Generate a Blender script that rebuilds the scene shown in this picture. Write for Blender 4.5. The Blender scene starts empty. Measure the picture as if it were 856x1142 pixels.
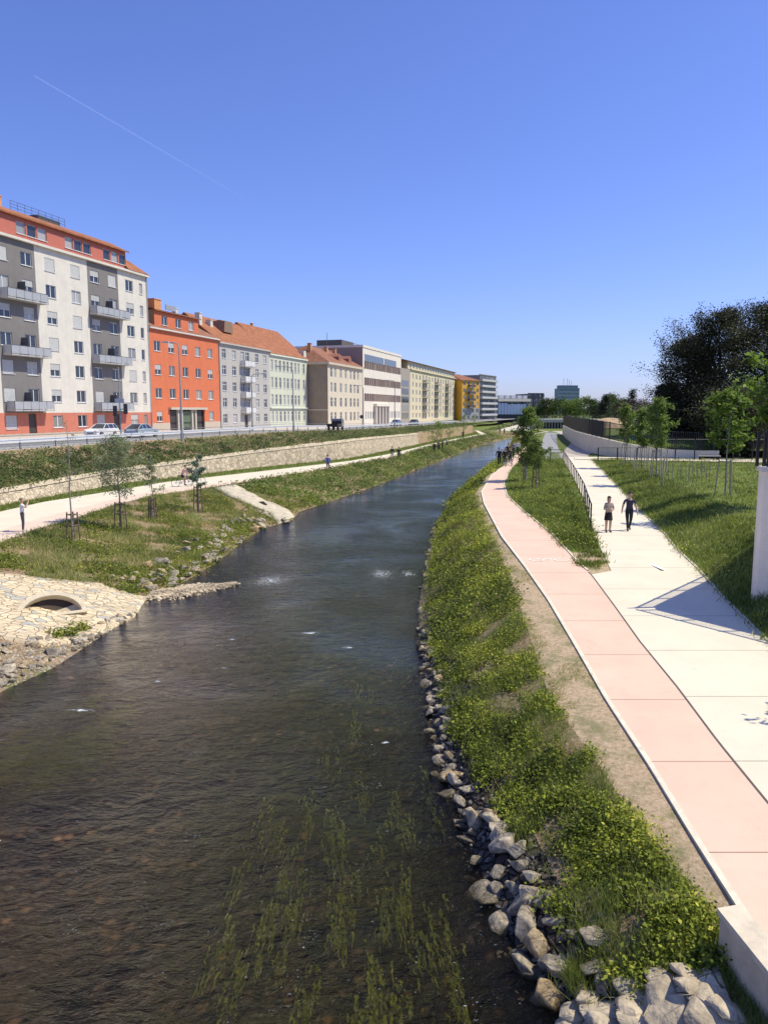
import bpy, bmesh, math, random
import numpy as np
from mathutils import Vector, Matrix
random.seed(7); RNG = np.random.default_rng(11)
SC = bpy.context.scene
COL = SC.collection
R = math.radians

# ------------------------------------------------------------------ camera
CAMZ = 5.6
PITCH = math.atan(114 / 850.0)
cp, sp = math.cos(PITCH), math.sin(PITCH)
def ray(px, py):
    a = (px - 428) / 850.0; b = (571 - py) / 850.0
    return np.array([a, cp + b * sp, -sp + b * cp])
def P(px, py, z):
    if callable(z):
        zz = 0.0
        for _ in range(30):
            d = ray(px, py); t = (zz - CAMZ) / d[2]; zz = 0.5 * zz + 0.5 * z(d[1] * t)
        z = zz
    d = ray(px, py); t = (z - CAMZ) / d[2]
    return np.array([0, 0, CAMZ]) + d * t
def PY(px, py, Y):
    d = ray(px, py); t = Y / d[1]
    return np.array([0, 0, CAMZ]) + d * t
cam = bpy.data.cameras.new("camera"); co = bpy.data.objects.new("camera", cam); COL.objects.link(co)
cam.sensor_fit = 'HORIZONTAL'; cam.sensor_width = 36; cam.lens = 36 * 850 / 856.0
cam.clip_start = 0.1; cam.clip_end = 12000
co.location = (0, 0, CAMZ); co.rotation_euler = (R(90) - PITCH, 0, 0)
SC.camera = co

# ------------------------------------------------------------------ materials
class NT:
    def __init__(s, mat):
        s.t = mat.node_tree; s.n = s.t.nodes; s.n.clear()
    def add(s, typ, ins=None, **props):
        nd = s.n.new(typ)
        for k, v in props.items(): setattr(nd, k, v)
        for k, v in (ins or {}).items():
            if isinstance(v, bpy.types.NodeSocket): s.t.links.new(v, nd.inputs[k])
            else: nd.inputs[k].default_value = v
        return nd
    def ramp(s, fac, stops, interp='LINEAR'):
        nd = s.add('ShaderNodeValToRGB', {'Fac': fac}); e = nd.color_ramp.elements
        nd.color_ramp.interpolation = interp
        while len(e) > 1: e.remove(e[-1])
        e[0].position = stops[0][0]; e[0].color = c4(stops[0][1])
        for p, c in stops[1:]:
            q = e.new(p); q.color = c4(c)
        return nd.outputs[0]
    def mix(s, fac, a, b, mode='MIX'):
        nd = s.add('ShaderNodeMix', {0: fac}, data_type='RGBA', blend_type=mode)
        for k, v in ((6, a), (7, b)):
            if isinstance(v, bpy.types.NodeSocket): s.t.links.new(v, nd.inputs[k])
            else: nd.inputs[k].default_value = c4(v)
        return nd.outputs[2]
    def math(s, op, a, b=0.0, c=0.0):
        return s.add('ShaderNodeMath', {0: a, 1: b, 2: c}, operation=op).outputs[0]
def c4(c):
    if isinstance(c, (int, float)): return (c, c, c, 1)
    return tuple(c) if len(c) == 4 else tuple(c) + (1,)
def newmat(name):
    m = bpy.data.materials.new(name); m.use_nodes = True
    return m, NT(m)
def out(nt, sh, disp=None):
    nt.add('ShaderNodeOutputMaterial', {'Surface': sh})
MATS = {}
def M(name, col, rough=0.8, var=0.15, scale=3.0, bump=0.0, bscale=20.0, metal=0.0, spec=0.3, streak=0.0):
    if name in MATS: return MATS[name]
    m, nt = newmat(name)
    pos = nt.add('ShaderNodeNewGeometry').outputs['Position']
    n1 = nt.add('ShaderNodeTexNoise', {'Vector': pos, 'Scale': scale, 'Detail': 5.0, 'Roughness': 0.6}).outputs[0]
    lo = tuple(max(0, x * (1 - var)) for x in col[:3]); hi = tuple(min(1, x * (1 + var)) for x in col[:3])
    c = nt.ramp(n1, [(0.3, lo), (0.7, hi)])
    if streak:
        mp = nt.add('ShaderNodeMapping', {'Vector': pos, 'Scale': (1.2, 1.2, 0.08)}).outputs[0]
        n2 = nt.add('ShaderNodeTexNoise', {'Vector': mp, 'Scale': 2.0, 'Detail': 4.0}).outputs[0]
        c = nt.mix(nt.ramp(n2, [(0.45, 0.0), (0.75, streak)]), c, tuple(x * 0.45 for x in col[:3]))
    ins = {'Base Color': c, 'Roughness': rough, 'Metallic': metal, 'Specular IOR Level': spec}
    if bump:
        n3 = nt.add('ShaderNodeTexNoise', {'Vector': pos, 'Scale': bscale, 'Detail': 4.0}).outputs[0]
        ins['Normal'] = nt.add('ShaderNodeBump', {'Height': n3, 'Strength': bump, 'Distance': 0.05}).outputs[0]
    out(nt, nt.add('ShaderNodeBsdfPrincipled', ins).outputs[0])
    MATS[name] = m
    return m
def leafmat(name, dark, light, trans=0.35, extra=None, rough=0.55):
    if name in MATS: return MATS[name]
    m, nt = newmat(name)
    t = nt.add('ShaderNodeAttribute', attribute_name='tint').outputs['Fac']
    stops = [(0.0, dark), (0.75, light)]
    if extra: stops.append((1.0, extra))
    c = nt.ramp(t, stops)
    d = nt.add('ShaderNodeBsdfPrincipled', {'Base Color': c, 'Roughness': rough, 'Specular IOR Level': 0.25}).outputs[0]
    tr = nt.add('ShaderNodeBsdfTranslucent', {'Color': c}).outputs[0]
    out(nt, nt.add('ShaderNodeMixShader', {0: trans, 1: d, 2: tr}).outputs[0])
    MATS[name] = m
    return m
def stonemat(name, base, joint, sc, var=0.25, bump=0.6, jw=0.06, stretch=(1, 1, 1), patches=None):
    if name in MATS: return MATS[name]
    m, nt = newmat(name)
    pos = nt.add('ShaderNodeNewGeometry').outputs['Position']
    nz = nt.add('ShaderNodeTexNoise', {'Vector': pos, 'Scale': 1.5 * sc, 'Detail': 3.0})
    pv = nt.add('ShaderNodeVectorMath', {0: nt.add('ShaderNodeVectorMath', {0: nz.outputs[1], 1: (0.25 / sc,) * 3}, operation='MULTIPLY').outputs[0], 1: pos}, operation='ADD').outputs[0]
    pv = nt.add('ShaderNodeMapping', {'Vector': pv, 'Scale': stretch}).outputs[0]
    e = nt.add('ShaderNodeTexVoronoi', {'Vector': pv, 'Scale': sc}, feature='DISTANCE_TO_EDGE').outputs[0]
    cl = nt.add('ShaderNodeTexVoronoi', {'Vector': pv, 'Scale': sc}).outputs['Color']
    g = nt.add('ShaderNodeSeparateColor', {0: cl}).outputs[0]
    lo = tuple(x * (1 - var) for x in base); hi = tuple(min(1, x * (1 + var)) for x in base)
    c = nt.ramp(g, [(0.0, lo), (1.0, hi)])
    nn = nt.add('ShaderNodeTexNoise', {'Vector': pos, 'Scale': 9.0, 'Detail': 5.0}).outputs[0]
    c = nt.mix(0.35, c, nt.ramp(nn, [(0.3, 0.5), (0.7, 1.0)]), 'MULTIPLY')
    if patches:
        n4 = nt.add('ShaderNodeSeparateColor', {0: cl}).outputs[1]
        c = nt.mix(nt.ramp(n4, [(0.86, 0.0), (0.88, 1.0)]), c, patches[0])
    f = nt.ramp(e, [(0.0, 0.0), (jw, 1.0)])
    c = nt.mix(f, joint, c)
    b = nt.add('ShaderNodeBump', {'Height': nt.math('ADD', f, nt.math('MULTIPLY', nn, 0.5)), 'Strength': bump, 'Distance': 0.05}).outputs[0]
    out(nt, nt.add('ShaderNodeBsdfPrincipled', {'Base Color': c, 'Roughness': 0.85, 'Normal': b, 'Specular IOR Level': 0.2}).outputs[0])
    MATS[name] = m
    return m

# ------------------------------------------------------------------ objects
def tag(o, label=None, cat=None, group=None, kind=None):
    if label: o['label'] = label
    if cat: o['category'] = cat
    if group: o['group'] = group
    if kind: o['kind'] = kind
    return o
def empty(name, loc=(0, 0, 0), rz=0.0, label=None, cat=None, group=None):
    o = bpy.data.objects.new(name, None); COL.objects.link(o)
    o.location = tuple(float(v) for v in loc); o.rotation_euler = (0, 0, rz); o.empty_display_size = 0.3
    return tag(o, label, cat, group)
def link(name, me, mat=None, parent=None, loc=None):
    o = bpy.data.objects.new(name, me); COL.objects.link(o)
    if mat is not None and len(me.materials) == 0:
        for m in (mat if isinstance(mat, (list, tuple)) else [mat]): me.materials.append(m)
    if parent: o.parent = parent
    if loc is not None: o.location = tuple(float(v) for v in loc)
    return o
class MB:
    def __init__(s): s.v = []; s.f = []; s.mi = []
    def add(s, vs, fs, mi=0):
        o = len(s.v); s.v += [tuple(float(c) for c in v) for v in vs]
        for f in fs: s.f.append(tuple(i + o for i in f)); s.mi.append(mi)
        return s
    def box(s, x0, x1, y0, y1, z0, z1, mi=0):
        v = [(x0, y0, z0), (x1, y0, z0), (x1, y1, z0), (x0, y1, z0), (x0, y0, z1), (x1, y0, z1), (x1, y1, z1), (x0, y1, z1)]
        return s.add(v, [(0, 3, 2, 1), (4, 5, 6, 7), (0, 1, 5, 4), (1, 2, 6, 5), (2, 3, 7, 6), (3, 0, 4, 7)], mi)
    def tube(s, pts, rad, n=6, mi=0, cap=True):
        pts = [Vector(tuple(p)) for p in pts]
        rad = [rad] * len(pts) if isinstance(rad, (int, float)) else rad
        rings = []; prev = None
        for i, p in enumerate(pts):
            t = (pts[min(i + 1, len(pts) - 1)] - pts[max(i - 1, 0)])
            if t.length < 1e-9: t = Vector((0, 0, 1))
            t.normalize()
            a = t.cross(Vector((0, 0, 1))) if abs(t.z) < 0.95 else t.cross(Vector((1, 0, 0)))
            a.normalize()
            if prev is not None:
                a = (prev - t * prev.dot(t))
                if a.length < 1e-6: a = t.orthogonal()
                a.normalize()
            prev = a; b = t.cross(a)
            rings.append([p + (a * math.cos(2 * math.pi * k / n) + b * math.sin(2 * math.pi * k / n)) * rad[i] for k in range(n)])
        vs = [v for r in rings for v in r]; fs = []
        for i in range(len(pts) - 1):
            for k in range(n):
                fs.append((i * n + k, i * n + (k + 1) % n, (i + 1) * n + (k + 1) % n, (i + 1) * n + k))
        if cap: fs.append(tuple(reversed(range(n)))); fs.append(tuple((len(pts) - 1) * n + k for k in range(n)))
        return s.add(vs, fs, mi)
    def prism(s, poly, y0, y1, mi=0):
        # polygon in x,z extruded along y
        n = len(poly)
        vs = [(p[0], y0, p[1]) for p in poly] + [(p[0], y1, p[1]) for p in poly]
        fs = [tuple(range(n)), tuple(reversed(range(n, 2 * n)))] + [(i, i + n, (i + 1) % n + n, (i + 1) % n) for i in range(n)]
        return s.add(vs, fs, mi)
    def mesh(s, name, mats=None, smooth=False):
        me = bpy.data.meshes.new(name); me.from_pydata(s.v, [], s.f)
        if mats is not None:
            for m in (mats if isinstance(mats, (list, tuple)) else [mats]): me.materials.append(m)
            if any(s.mi): me.polygons.foreach_set('material_index', s.mi)
        if smooth: me.polygons.foreach_set('use_smooth', [True] * len(me.polygons))
        me.update(); return me
    def build(s, name, mats, parent=None, smooth=False, loc=None):
        return link(name, s.mesh(name, mats, smooth), None, parent, loc)
def npmesh(name, V, F, mats, tint=None, smooth=False):
    me = bpy.data.meshes.new(name)
    V = np.asarray(V, dtype=np.float32); F = np.asarray(F, dtype=np.int32); k = F.shape[1]
    me.vertices.add(len(V)); me.vertices.foreach_set('co', V.ravel())
    me.loops.add(F.size); me.loops.foreach_set('vertex_index', F.ravel())
    me.polygons.add(len(F)); me.polygons.foreach_set('loop_start', np.arange(0, F.size, k, dtype=np.int32))
    me.polygons.foreach_set('loop_total', np.full(len(F), k, dtype=np.int32))
    if tint is not None:
        a = me.attributes.new('tint', 'FLOAT', 'FACE'); a.data.foreach_set('value', np.asarray(tint, dtype=np.float32))
    me.update(calc_edges=True); me.validate()
    for m in (mats if isinstance(mats, (list, tuple)) else [mats]): me.materials.append(m)
    if smooth: me.polygons.foreach_set('use_smooth', [True] * len(me.polygons))
    return me
def leafmesh(name, C, size, tint, mat, up=0.3, aspect=0.6):
    C = np.asarray(C); N = len(C)
    size = np.broadcast_to(size, (N,))
    n = RNG.normal(size=(N, 3)); n[:, 2] = np.abs(n[:, 2]) + up * 2; n /= np.linalg.norm(n, axis=1)[:, None]
    a = np.cross(n, RNG.normal(size=(N, 3))); a /= np.linalg.norm(a, axis=1)[:, None]; b = np.cross(n, a)
    L = size[:, None]; W = L * aspect
    V = np.stack([C - a * L * .5, C + b * W * .5 + n * L * 0.08, C + a * L * .5, C - b * W * .5 + n * L * 0.08], 1).reshape(-1, 3)
    return npmesh(name, V, np.arange(4 * N).reshape(N, 4), mat, tint)
def grassmesh(name, C, h, w, tint, mat, lean=0.45):
    C = np.asarray(C); N = len(C); h = np.broadcast_to(h, (N,)); w = np.broadcast_to(w, (N,))
    ang = RNG.uniform(0, 2 * np.pi, N); d = np.stack([np.cos(ang), np.sin(ang), np.zeros(N)], 1)
    l = RNG.normal(size=(N, 3)) * lean; l[:, 2] = 1
    tip = C + l * h[:, None]
    V = np.stack([C - d * w[:, None] * .5, C + d * w[:, None] * .5, tip], 1).reshape(-1, 3)
    return npmesh(name, V, np.arange(3 * N).reshape(N, 3), mat, tint)

# ------------------------------------------------------------------ terrain lines
ZW = -2.3
ZL = -0.6
def zpath(Y): return -1.0 * min(max((34 - Y) / 22, 0), 1.5) + 0.3 * min(max((Y - 45) / 35, 0), 1) - 1.1 * min(max((Y - 95) / 110, 0), 1)
def zstreet(Y): return float(np.interp(Y, [0, 110, 140, 200, 300, 400, 3000], [2.6, 2.6, 2.05, 1.7, 1.3, 1.0, 1.0]))
MF, CF = 0.285, -66.9
def line(pts, z, pre=(), post=()):
    w = [tuple(P(x, y, z)[:2]) for x, y in pts]
    w = list(pre) + w + list(post)
    w.sort(key=lambda q: q[1])
    xs = np.array([q[0] for q in w]); ys = np.array([q[1] for q in w])
    return lambda Y: float(np.interp(Y, ys, xs))
L0 = line([(0, 772), (60, 745), (100, 718), (148, 686), (165, 664), (196, 654), (230, 635), (289, 591), (326, 580), (333, 571), (378, 556), (408, 546), (464, 524), (502, 509), (526, 499), (545, 493)], ZW, pre=[(-13.5, -12)], post=[(42, 232), (200, 3000)])
L1 = line([(0, 606), (33, 593), (75, 581), (131, 563), (170, 553), (229, 545), (289, 535), (363, 523), (434, 511), (479, 498), (517, 489), (545, 485)], ZL, pre=[(-18.6, -12)], post=[(180, 3000)])
LS = line([(0, 592), (49, 577), (131, 556), (183, 546), (280, 535), (389, 517), (434, 509), (479, 497), (517, 488.3), (545, 484.5)], ZL, pre=[(-20.5, -12)], post=[(178, 3000)])
L3 = line([(0, 571), (49, 560), (131, 547), (183, 538), (240, 531.6), (315, 523), (389.5, 514.3), (434, 506.5), (479, 495.6), (502, 490.6), (535, 484.5), (550, 482.5)], ZL, pre=[(-24.5, -12)], post=[(176, 3000)])
L4 = line([(0, 564), (65, 552), (131, 540), (280, 522), (389.5, 511), (464, 496), (500, 488), (535, 481), (545, 479.8)], ZL, pre=[(-27, -12)], post=[(170, 3000)])
def zwt(Y): return float(np.interp(Y, [-12, 52, 66, 100, 138, 172, 221, 3000], [0.3, 0.35, 0.6, 1.7, 1.35, 1.4, 1.2, 0.9]))
def LR(Y): return -45.0 + 0.285 * Y
def FL(Y): return CF + MF * Y
R0 = line([(640, 1142), (600, 1095), (560, 1030), (520, 930), (490, 850), (478, 780), (469, 720), (466, 680), (477, 619), (483, 593), (498, 567), (505, 559), (524, 541), (554, 515), (570, 498), (573, 493)], ZW, pre=[(2.9, -12)], post=[(48, 232), (206, 3000)])
R2 = line([(856, 1053), (828, 1011), (778, 934), (729, 855), (679, 780), (644, 720), (614, 670), (587, 632), (560.5, 598), (541, 562), (537.6, 548.5), (549, 529.5), (568, 516), (577.6, 505), (590, 497), (596, 492)], zpath, pre=[(4.6, -12)], post=[(215, 3000)])
R3 = line([(990, 1053), (856, 897), (800, 828), (755, 767.5), (713, 716), (686, 678), (659.5, 642), (644, 628.5), (612, 594), (579.5, 567.6), (564, 552), (561, 539), (568, 524), (579.5, 508.6), (592, 498.5), (598, 493)], zpath, pre=[(6.3, -12)], post=[(218, 3000)])
TIP = P(682, 639, zpath)
_R4 = line([(682, 639), (663, 598), (652, 560), (640, 535), (627, 512), (624, 508)], zpath, post=[(40, 160), (50, 222), (220, 3000)])
def R4(Y): return max(_R4(Y), R3(Y)) if Y > TIP[1] else R3(Y)
R5 = line([(856, 718), (804, 666.6), (777.5, 636), (751, 611), (709, 566), (682, 537), (659.5, 514), (655, 508)], zpath, pre=[(11.5, -12)], post=[(50, 160), (56, 222), (226, 3000)])
def r1off(Y): return float(np.interp(Y, [0, 9, 12, 17, 24, 33, 60, 90, 200], [0.5, 0.35, 0.8, 1.25, 1.0, 0.45, 0.5, 0.6, 0.6]))
def zbank(Y): return zpath(Y) + float(np.interp(Y, [0, 16, 25, 60, 78, 84, 3000], [2.6, 1.8, 1.05, 0.7, 0.15, 0.0, 0.0]))
def end(Y): return min(max((Y - 216) / 14, 0), 1)
NB = 19
def section(Y):
    e = end(Y); zw = ZW * (1 - e) + -1.2 * e; zb = -3.0 * (1 - e) - 1.2 * e; zs = zstreet(Y)
    l0, r0 = L0(Y), R0(Y)
    if r0 < l0 + 1: m = (r0 + l0) / 2; l0, r0 = m - .5, m + .5
    l1 = min(L1(Y), l0 - 2.0); l3 = min(L3(Y), l1 - 1.5); ls = min(max(LS(Y), l3 + .3), l1 - .3)
    l4 = min(L4(Y), l3 - 0.3); lr = min(LR(Y), l4 - 2.0) if Y < 230 else l4 - 6
    r2 = max(R2(Y), r0 + 1.5); r1 = r2 - r1off(Y); zp = zpath(Y)
    r3 = max(R3(Y), r2 + .8); r4 = max(R4(Y), r3 + .01); r5 = max(R5(Y), r4 + 1.5)
    w = r0 - l0
    zlm = (ZL * .62 + zw * .38)
    pts = [(-900, zs), (min(FL(Y), lr - 8), zs), (lr, zs - .02), (l4 - 0.45, zwt(Y)), (l4 - 0.2, ZL - .3), (l4 + .02, ZL), (l3, ZL), (ls, ZL), (l1, ZL),
           (l1 * .5 + l0 * .5, zlm if Y > 50 else ZL * .5 + zw * .5), (l0, zw), (l0 + min(1.8, w * .4), zb), (r0 - min(1.0, w * .3), zb), (r0, zw),
           (r1, zp - .12), (r2, zp), (r3, zp), (r4, zp), (r5, zp), (r5 + 3.2, zbank(Y)), (900, zbank(Y) + .1)]
    return pts
def rough_amp(i):   # per band roughness of the ground
    return {2: .10, 3: 0.0, 8: .12, 9: .12, 13: .12, 18: .10}.get(i, 0.0)
def nz2(x, y):
    return (math.sin(x * 1.7 + y * .9) + math.sin(y * 2.3 - x * 1.1 + 1.3) + math.sin(x * 4.1 + 2 * y) * .5 + math.sin(5.3 * y - 3.1 * x) * .5) / 3
def H(X, Y, rough=True):
    s = section(Y); xs = [q[0] for q in s]
    i = min(max(int(np.searchsorted(xs, X)) - 1, 0), len(s) - 2)
    x0, z0 = s[i]; x1, z1 = s[i + 1]
    u = min(max((X - x0) / max(x1 - x0, 1e-6), 0), 1)
    z = z0 + (z1 - z0) * u
    a = rough_amp(i)
    if a and rough:
        z += a * nz2(X, Y) * math.sin(math.pi * u)
        if i == 13: z += 0.16 * math.sin(math.pi * u)  # convex planted bank
        if i in (8, 9) and 0: pass
    return z
def G(px, py, zoff=0.0):
    d = ray(px, py); t = 3.0; pt = t
    while t < 1500:
        p = np.array([0, 0, CAMZ]) + d * t
        if p[2] <= H(p[0], p[1]) + zoff:
            lo, hi = pt, t
            for _ in range(18):
                m = (lo + hi) / 2; p = np.array([0, 0, CAMZ]) + d * m
                if p[2] <= H(p[0], p[1]) + zoff: hi = m
                else: lo = m
            return np.array([0, 0, CAMZ]) + d * hi
        pt = t; t *= 1.01
    return np.array([0, 0, CAMZ]) + d * t

YR = np.unique(np.concatenate([np.arange(-10, 60, .5), np.arange(60, 120, 1.0), np.arange(120, 250, 2.5), np.geomspace(250, 3000, 30)]))
SUB = [1, 2, 7, 1, 1, 1, 1, 1, 10, 10, 3, 4, 3, 16, 2, 1, 4, 1, 8, 6]

# ground materials
def groundmat():
    m, nt = newmat('bank_soil')
    pos = nt.add('ShaderNodeNewGeometry').outputs['Position']
    a = nt.add('ShaderNodeTexNoise', {'Vector': pos, 'Scale': 0.55, 'Detail': 6.0, 'Roughness': .7}).outputs[0]
    b = nt.add('ShaderNodeTexNoise', {'Vector': pos, 'Scale': 9.0, 'Detail': 6.0, 'Roughness': .7}).outputs[0]
    g = nt.ramp(b, [(.3, (.06, .08, .02)), (.55, (.14, .17, .05)), (.75, (.26, .25, .10))])
    s = nt.ramp(b, [(.3, (.17, .11, .065)), (.7, (.46, .33, .21))])
    c = nt.mix(nt.ramp(a, [(.38, 0.0), (.52, 1.0)]), g, s)
    bp = nt.add('ShaderNodeBump', {'Height': b, 'Strength': .8, 'Distance': .08}).outputs[0]
    out(nt, nt.add('ShaderNodeBsdfPrincipled', {'Base Color': c, 'Roughness': .95, 'Normal': bp, 'Specular IOR Level': .1}).outputs[0]); return m
def dirtmat():
    m, nt = newmat('dry_dirt')
    pos = nt.add('ShaderNodeNewGeometry').outputs['Position']
    a = nt.add('ShaderNodeTexNoise', {'Vector': pos, 'Scale': 1.3, 'Detail': 7.0, 'Roughness': .7}).outputs[0]
    b = nt.add('ShaderNodeTexNoise', {'Vector': pos, 'Scale': 11.0, 'Detail': 9.0, 'Roughness': .8}).outputs[0]
    s = nt.ramp(b, [(.30, (.22, .155, .09)), (.5, (.50, .37, .235)), (.72, (.72, .56, .39))])
    c = nt.mix(nt.ramp(a, [(.48, 0.0), (.62, .75)]), s, (.21, .21, .09))
    bp = nt.add('ShaderNodeBump', {'Height': b, 'Strength': .9, 'Distance': .04}).outputs[0]
    out(nt, nt.add('ShaderNodeBsdfPrincipled', {'Base Color': c, 'Roughness': .95, 'Normal': bp, 'Specular IOR Level': .1}).outputs[0]); return m
def lawnmat():
    m, nt = newmat('grass_ground')
    pos = nt.add('ShaderNodeNewGeometry').outputs['Position']
    a = nt.add('ShaderNodeTexNoise', {'Vector': pos, 'Scale': .3, 'Detail': 6.0, 'Roughness': .7}).outputs[0]
    b = nt.add('ShaderNodeTexNoise', {'Vector': pos, 'Scale': 7.0, 'Detail': 6.0, 'Roughness': .7}).outputs[0]
    g = nt.ramp(b, [(.3, (.07, .10, .02)), (.7, (.22, .27, .07))])
    c = nt.mix(nt.ramp(a, [(.5, 0.0), (.7, .6)]), g, (.2, .17, .09))
    out(nt, nt.add('ShaderNodeBsdfPrincipled', {'Base Color': c, 'Roughness': .95, 'Specular IOR Level': .1}).outputs[0]); return m
def bedmat():
    m, nt = newmat('river_bed')
    pos = nt.add('ShaderNodeNewGeometry').outputs['Position']
    v = nt.add('ShaderNodeTexVoronoi', {'Vector': pos, 'Scale': 5.0})
    g = nt.add('ShaderNodeSeparateColor', {0: v.outputs['Color']}).outputs[0]
    a = nt.add('ShaderNodeTexNoise', {'Vector': pos, 'Scale': .5, 'Detail': 5.0, 'Roughness': .65}).outputs[0]
    c = nt.ramp(g, [(0, (.03, .02, .012)), (.6, (.13, .08, .04)), (.9, (.30, .17, .08)), (1, (.7, .45, .24))])
    c = nt.mix(nt.ramp(v.outputs['Distance'], [(.15, 0.0), (.6, .9)]), c, (.01, .008, .005))
    c = nt.mix(nt.ramp(a, [(.38, .0), (.60, .9)]), c, (.030, .032, .010))
    a2 = nt.add('ShaderNodeTexNoise', {'Vector': pos, 'Scale': 1.6, 'Detail': 6.0, 'Roughness': .7}).outputs[0]
    c = nt.mix(nt.ramp(a2, [(.42, .85), (.62, 0.0)]), c, (.012, .011, .006))
    out(nt, nt.add('ShaderNodeBsdfPrincipled', {'Base Color': c, 'Roughness': .9, 'Specular IOR Level': .1}).outputs[0]); return m
SOIL, DIRT, LAWN, BED = groundmat(), dirtmat(), lawnmat(), bedmat()
PAV = M('pavement_beige', (.50, .43, .36), .9, .1, 1.2, .2)
RUB = stonemat('rubble_gap_shade', (.10, .08, .06), (.012, .01, .008), 5, .4, 1.0, .12)  # rubble tone darkened to paint the black shade between the bank rocks
BANDM = {0: 4, 1: 4, 2: 0, 3: 0, 4: 0, 5: 2, 6: 4, 7: 4, 8: 0, 9: 0, 10: 3, 11: 3, 12: 3, 13: 0, 14: 1, 15: 4, 16: 2, 17: 4, 18: 2, 19: 2}
def make_ground():
    V = []; F = []; MI = []; ncol = sum(SUB) + 1
    for Y in YR:
        s = section(Y)
        for i in range(len(s) - 1):
            for k in range(SUB[i]):
                u = k / SUB[i]
                if i == 19: u = u ** 3
                if i == 0: u = u
                x = s[i][0] + (s[i + 1][0] - s[i][0]) * u
                V.append((x, Y, H(x + 1e-5, Y) if 0 < u else s[i][1]))
        V.append((s[-1][0], Y, s[-1][1]))
    cb = [i for i in range(len(SUB)) for _ in range(SUB[i])]
    for r in range(len(YR) - 1):
        for c in range(ncol - 1):
            F.append((r * ncol + c, r * ncol + c + 1, (r + 1) * ncol + c + 1, (r + 1) * ncol + c))
            mi = BANDM[cb[c]]
            if YR[r] > 232 and mi in (3, 4, 0): mi = 2
            if cb[c] == 16 and YR[r] < TIP[1] + 3.2: mi = 1
            if cb[c] <= 1: mi = 4
            if cb[c] == 13 and YR[r] < 26 and c - cb.index(13) < 6: mi = 5
            MI.append(mi)
    me = npmesh('ground', V, F, [SOIL, DIRT, LAWN, BED, PAV, RUB], smooth=True)
    me.polygons.foreach_set('material_index', MI)
    tag(link('ground', me), kind='structure')
make_ground()

def sheet(name, fa, fb, zf, y0, y1, mat, off=.02, nx=1):
    ys = [y0] + [y for y in YR if y0 < y < y1] + [y1]
    V = []; F = []
    for Y in ys:
        a, b = fa(Y), fb(Y)
        for k in range(nx + 1): V.append((a + (b - a) * k / nx, Y, zf(Y) + off))
    n = nx + 1
    for r in range(len(ys) - 1):
        for k in range(nx): F.append((r * n + k, r * n + k + 1, (r + 1) * n + k + 1, (r + 1) * n + k))
    return tag(link(name, npmesh(name, V, F, mat)), kind='structure')
def pathmat(name, col, period, phase, var=.06):
    m, nt = newmat(name)
    pos = nt.add('ShaderNodeNewGeometry').outputs['Position']
    sx = nt.add('ShaderNodeSeparateXYZ', {0: pos})
    a = nt.add('ShaderNodeTexNoise', {'Vector': pos, 'Scale': .7, 'Detail': 6.0, 'Roughness': .6}).outputs[0]
    b = nt.add('ShaderNodeTexNoise', {'Vector': pos, 'Scale': 60.0, 'Detail': 3.0}).outputs[0]
    c = nt.ramp(a, [(.3, tuple(x * (1 - var) for x in col)), (.7, tuple(min(1, x * (1 + var)) for x in col))])
    c = nt.mix(.25, c, nt.ramp(b, [(.3, .75), (.6, 1.0)]), 'MULTIPLY')
    st = nt.add('ShaderNodeTexNoise', {'Vector': pos, 'Scale': 2.3, 'Detail': 8.0, 'Roughness': .75, 'Distortion': .8}).outputs[0]
    c = nt.mix(nt.ramp(st, [(.55, 0.0), (.72, .22)]), c, tuple(x * .55 for x in col))
    f = nt.math('FRACT', nt.math('MULTIPLY_ADD', sx.outputs[1], 1 / period, phase))
    j = nt.math('LESS_THAN', f, .022 / period * 1.4)
    pid = nt.math('FLOOR', nt.math('MULTIPLY_ADD', sx.outputs[1], 1 / period, phase))
    wn = nt.add('ShaderNodeTexWhiteNoise', {'W': pid}, noise_dimensions='1D').outputs[0]
    c = nt.mix(.06, c, nt.ramp(wn, [(0, .3), (1, 1.0)]), 'MULTIPLY')
    c = nt.mix(nt.math('MULTIPLY', j, .75), c, tuple(x * .25 for x in col))
    out(nt, nt.add('ShaderNodeBsdfPrincipled', {'Base Color': c, 'Roughness': .85, 'Specular IOR Level': .25}).outputs[0]); return m
CREAM = pathmat('cream_concrete', (.76, .675, .52), 2.9, .35)
PINK = pathmat('pink_concrete', (.77, .53, .40), 2.75, .1)
CREAM2 = pathmat('cream_gravel_path', (.74, .65, .50), 6.0, .0)
PINK2 = pathmat('pink_gravel_path', (.74, .57, .44), 6.0, .5)
def SX(i):
    return lambda Y: section(Y)[i][0]
sheet('cycle_path', SX(15), SX(16), zpath, -8, 200, PINK)
sheet('footpath', SX(17), SX(18), zpath, -8, 86, CREAM, .022)
sheet('path_seam', lambda Y: R3(Y) - .02, lambda Y: R3(Y) + .02, zpath, -8, float(TIP[1]), M('joint_dark', (.12, .1, .09), .9), .028)
sheet('footpath_left', SX(6), SX(7), lambda Y: ZL, -8, 228, CREAM2, .02)
sheet('cycle_path_left', SX(7), SX(8), lambda Y: ZL, -8, 228, PINK2, .024)
ASPH = M('asphalt', (.16, .16, .165), .85, .15, 2.0, .3, 40)
sheet('road', lambda Y: LR(Y) - 8.0, lambda Y: LR(Y) - 1.0, zstreet, -8, 420, ASPH, .03, 2)
WHITEP = M('road_paint', (.75, .75, .72), .7, .08)
for k in (4.5,):
    sheet('road_line', (lambda kk: lambda Y: LR(Y) - kk - .08)(k), (lambda kk: lambda Y: LR(Y) - kk + .08)(k), zstreet, -8, 400, WHITEP, .036)
CONC = M('concrete', (.46, .44, .40), .85, .12, 1.5, .3, 12, streak=.35)
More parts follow.
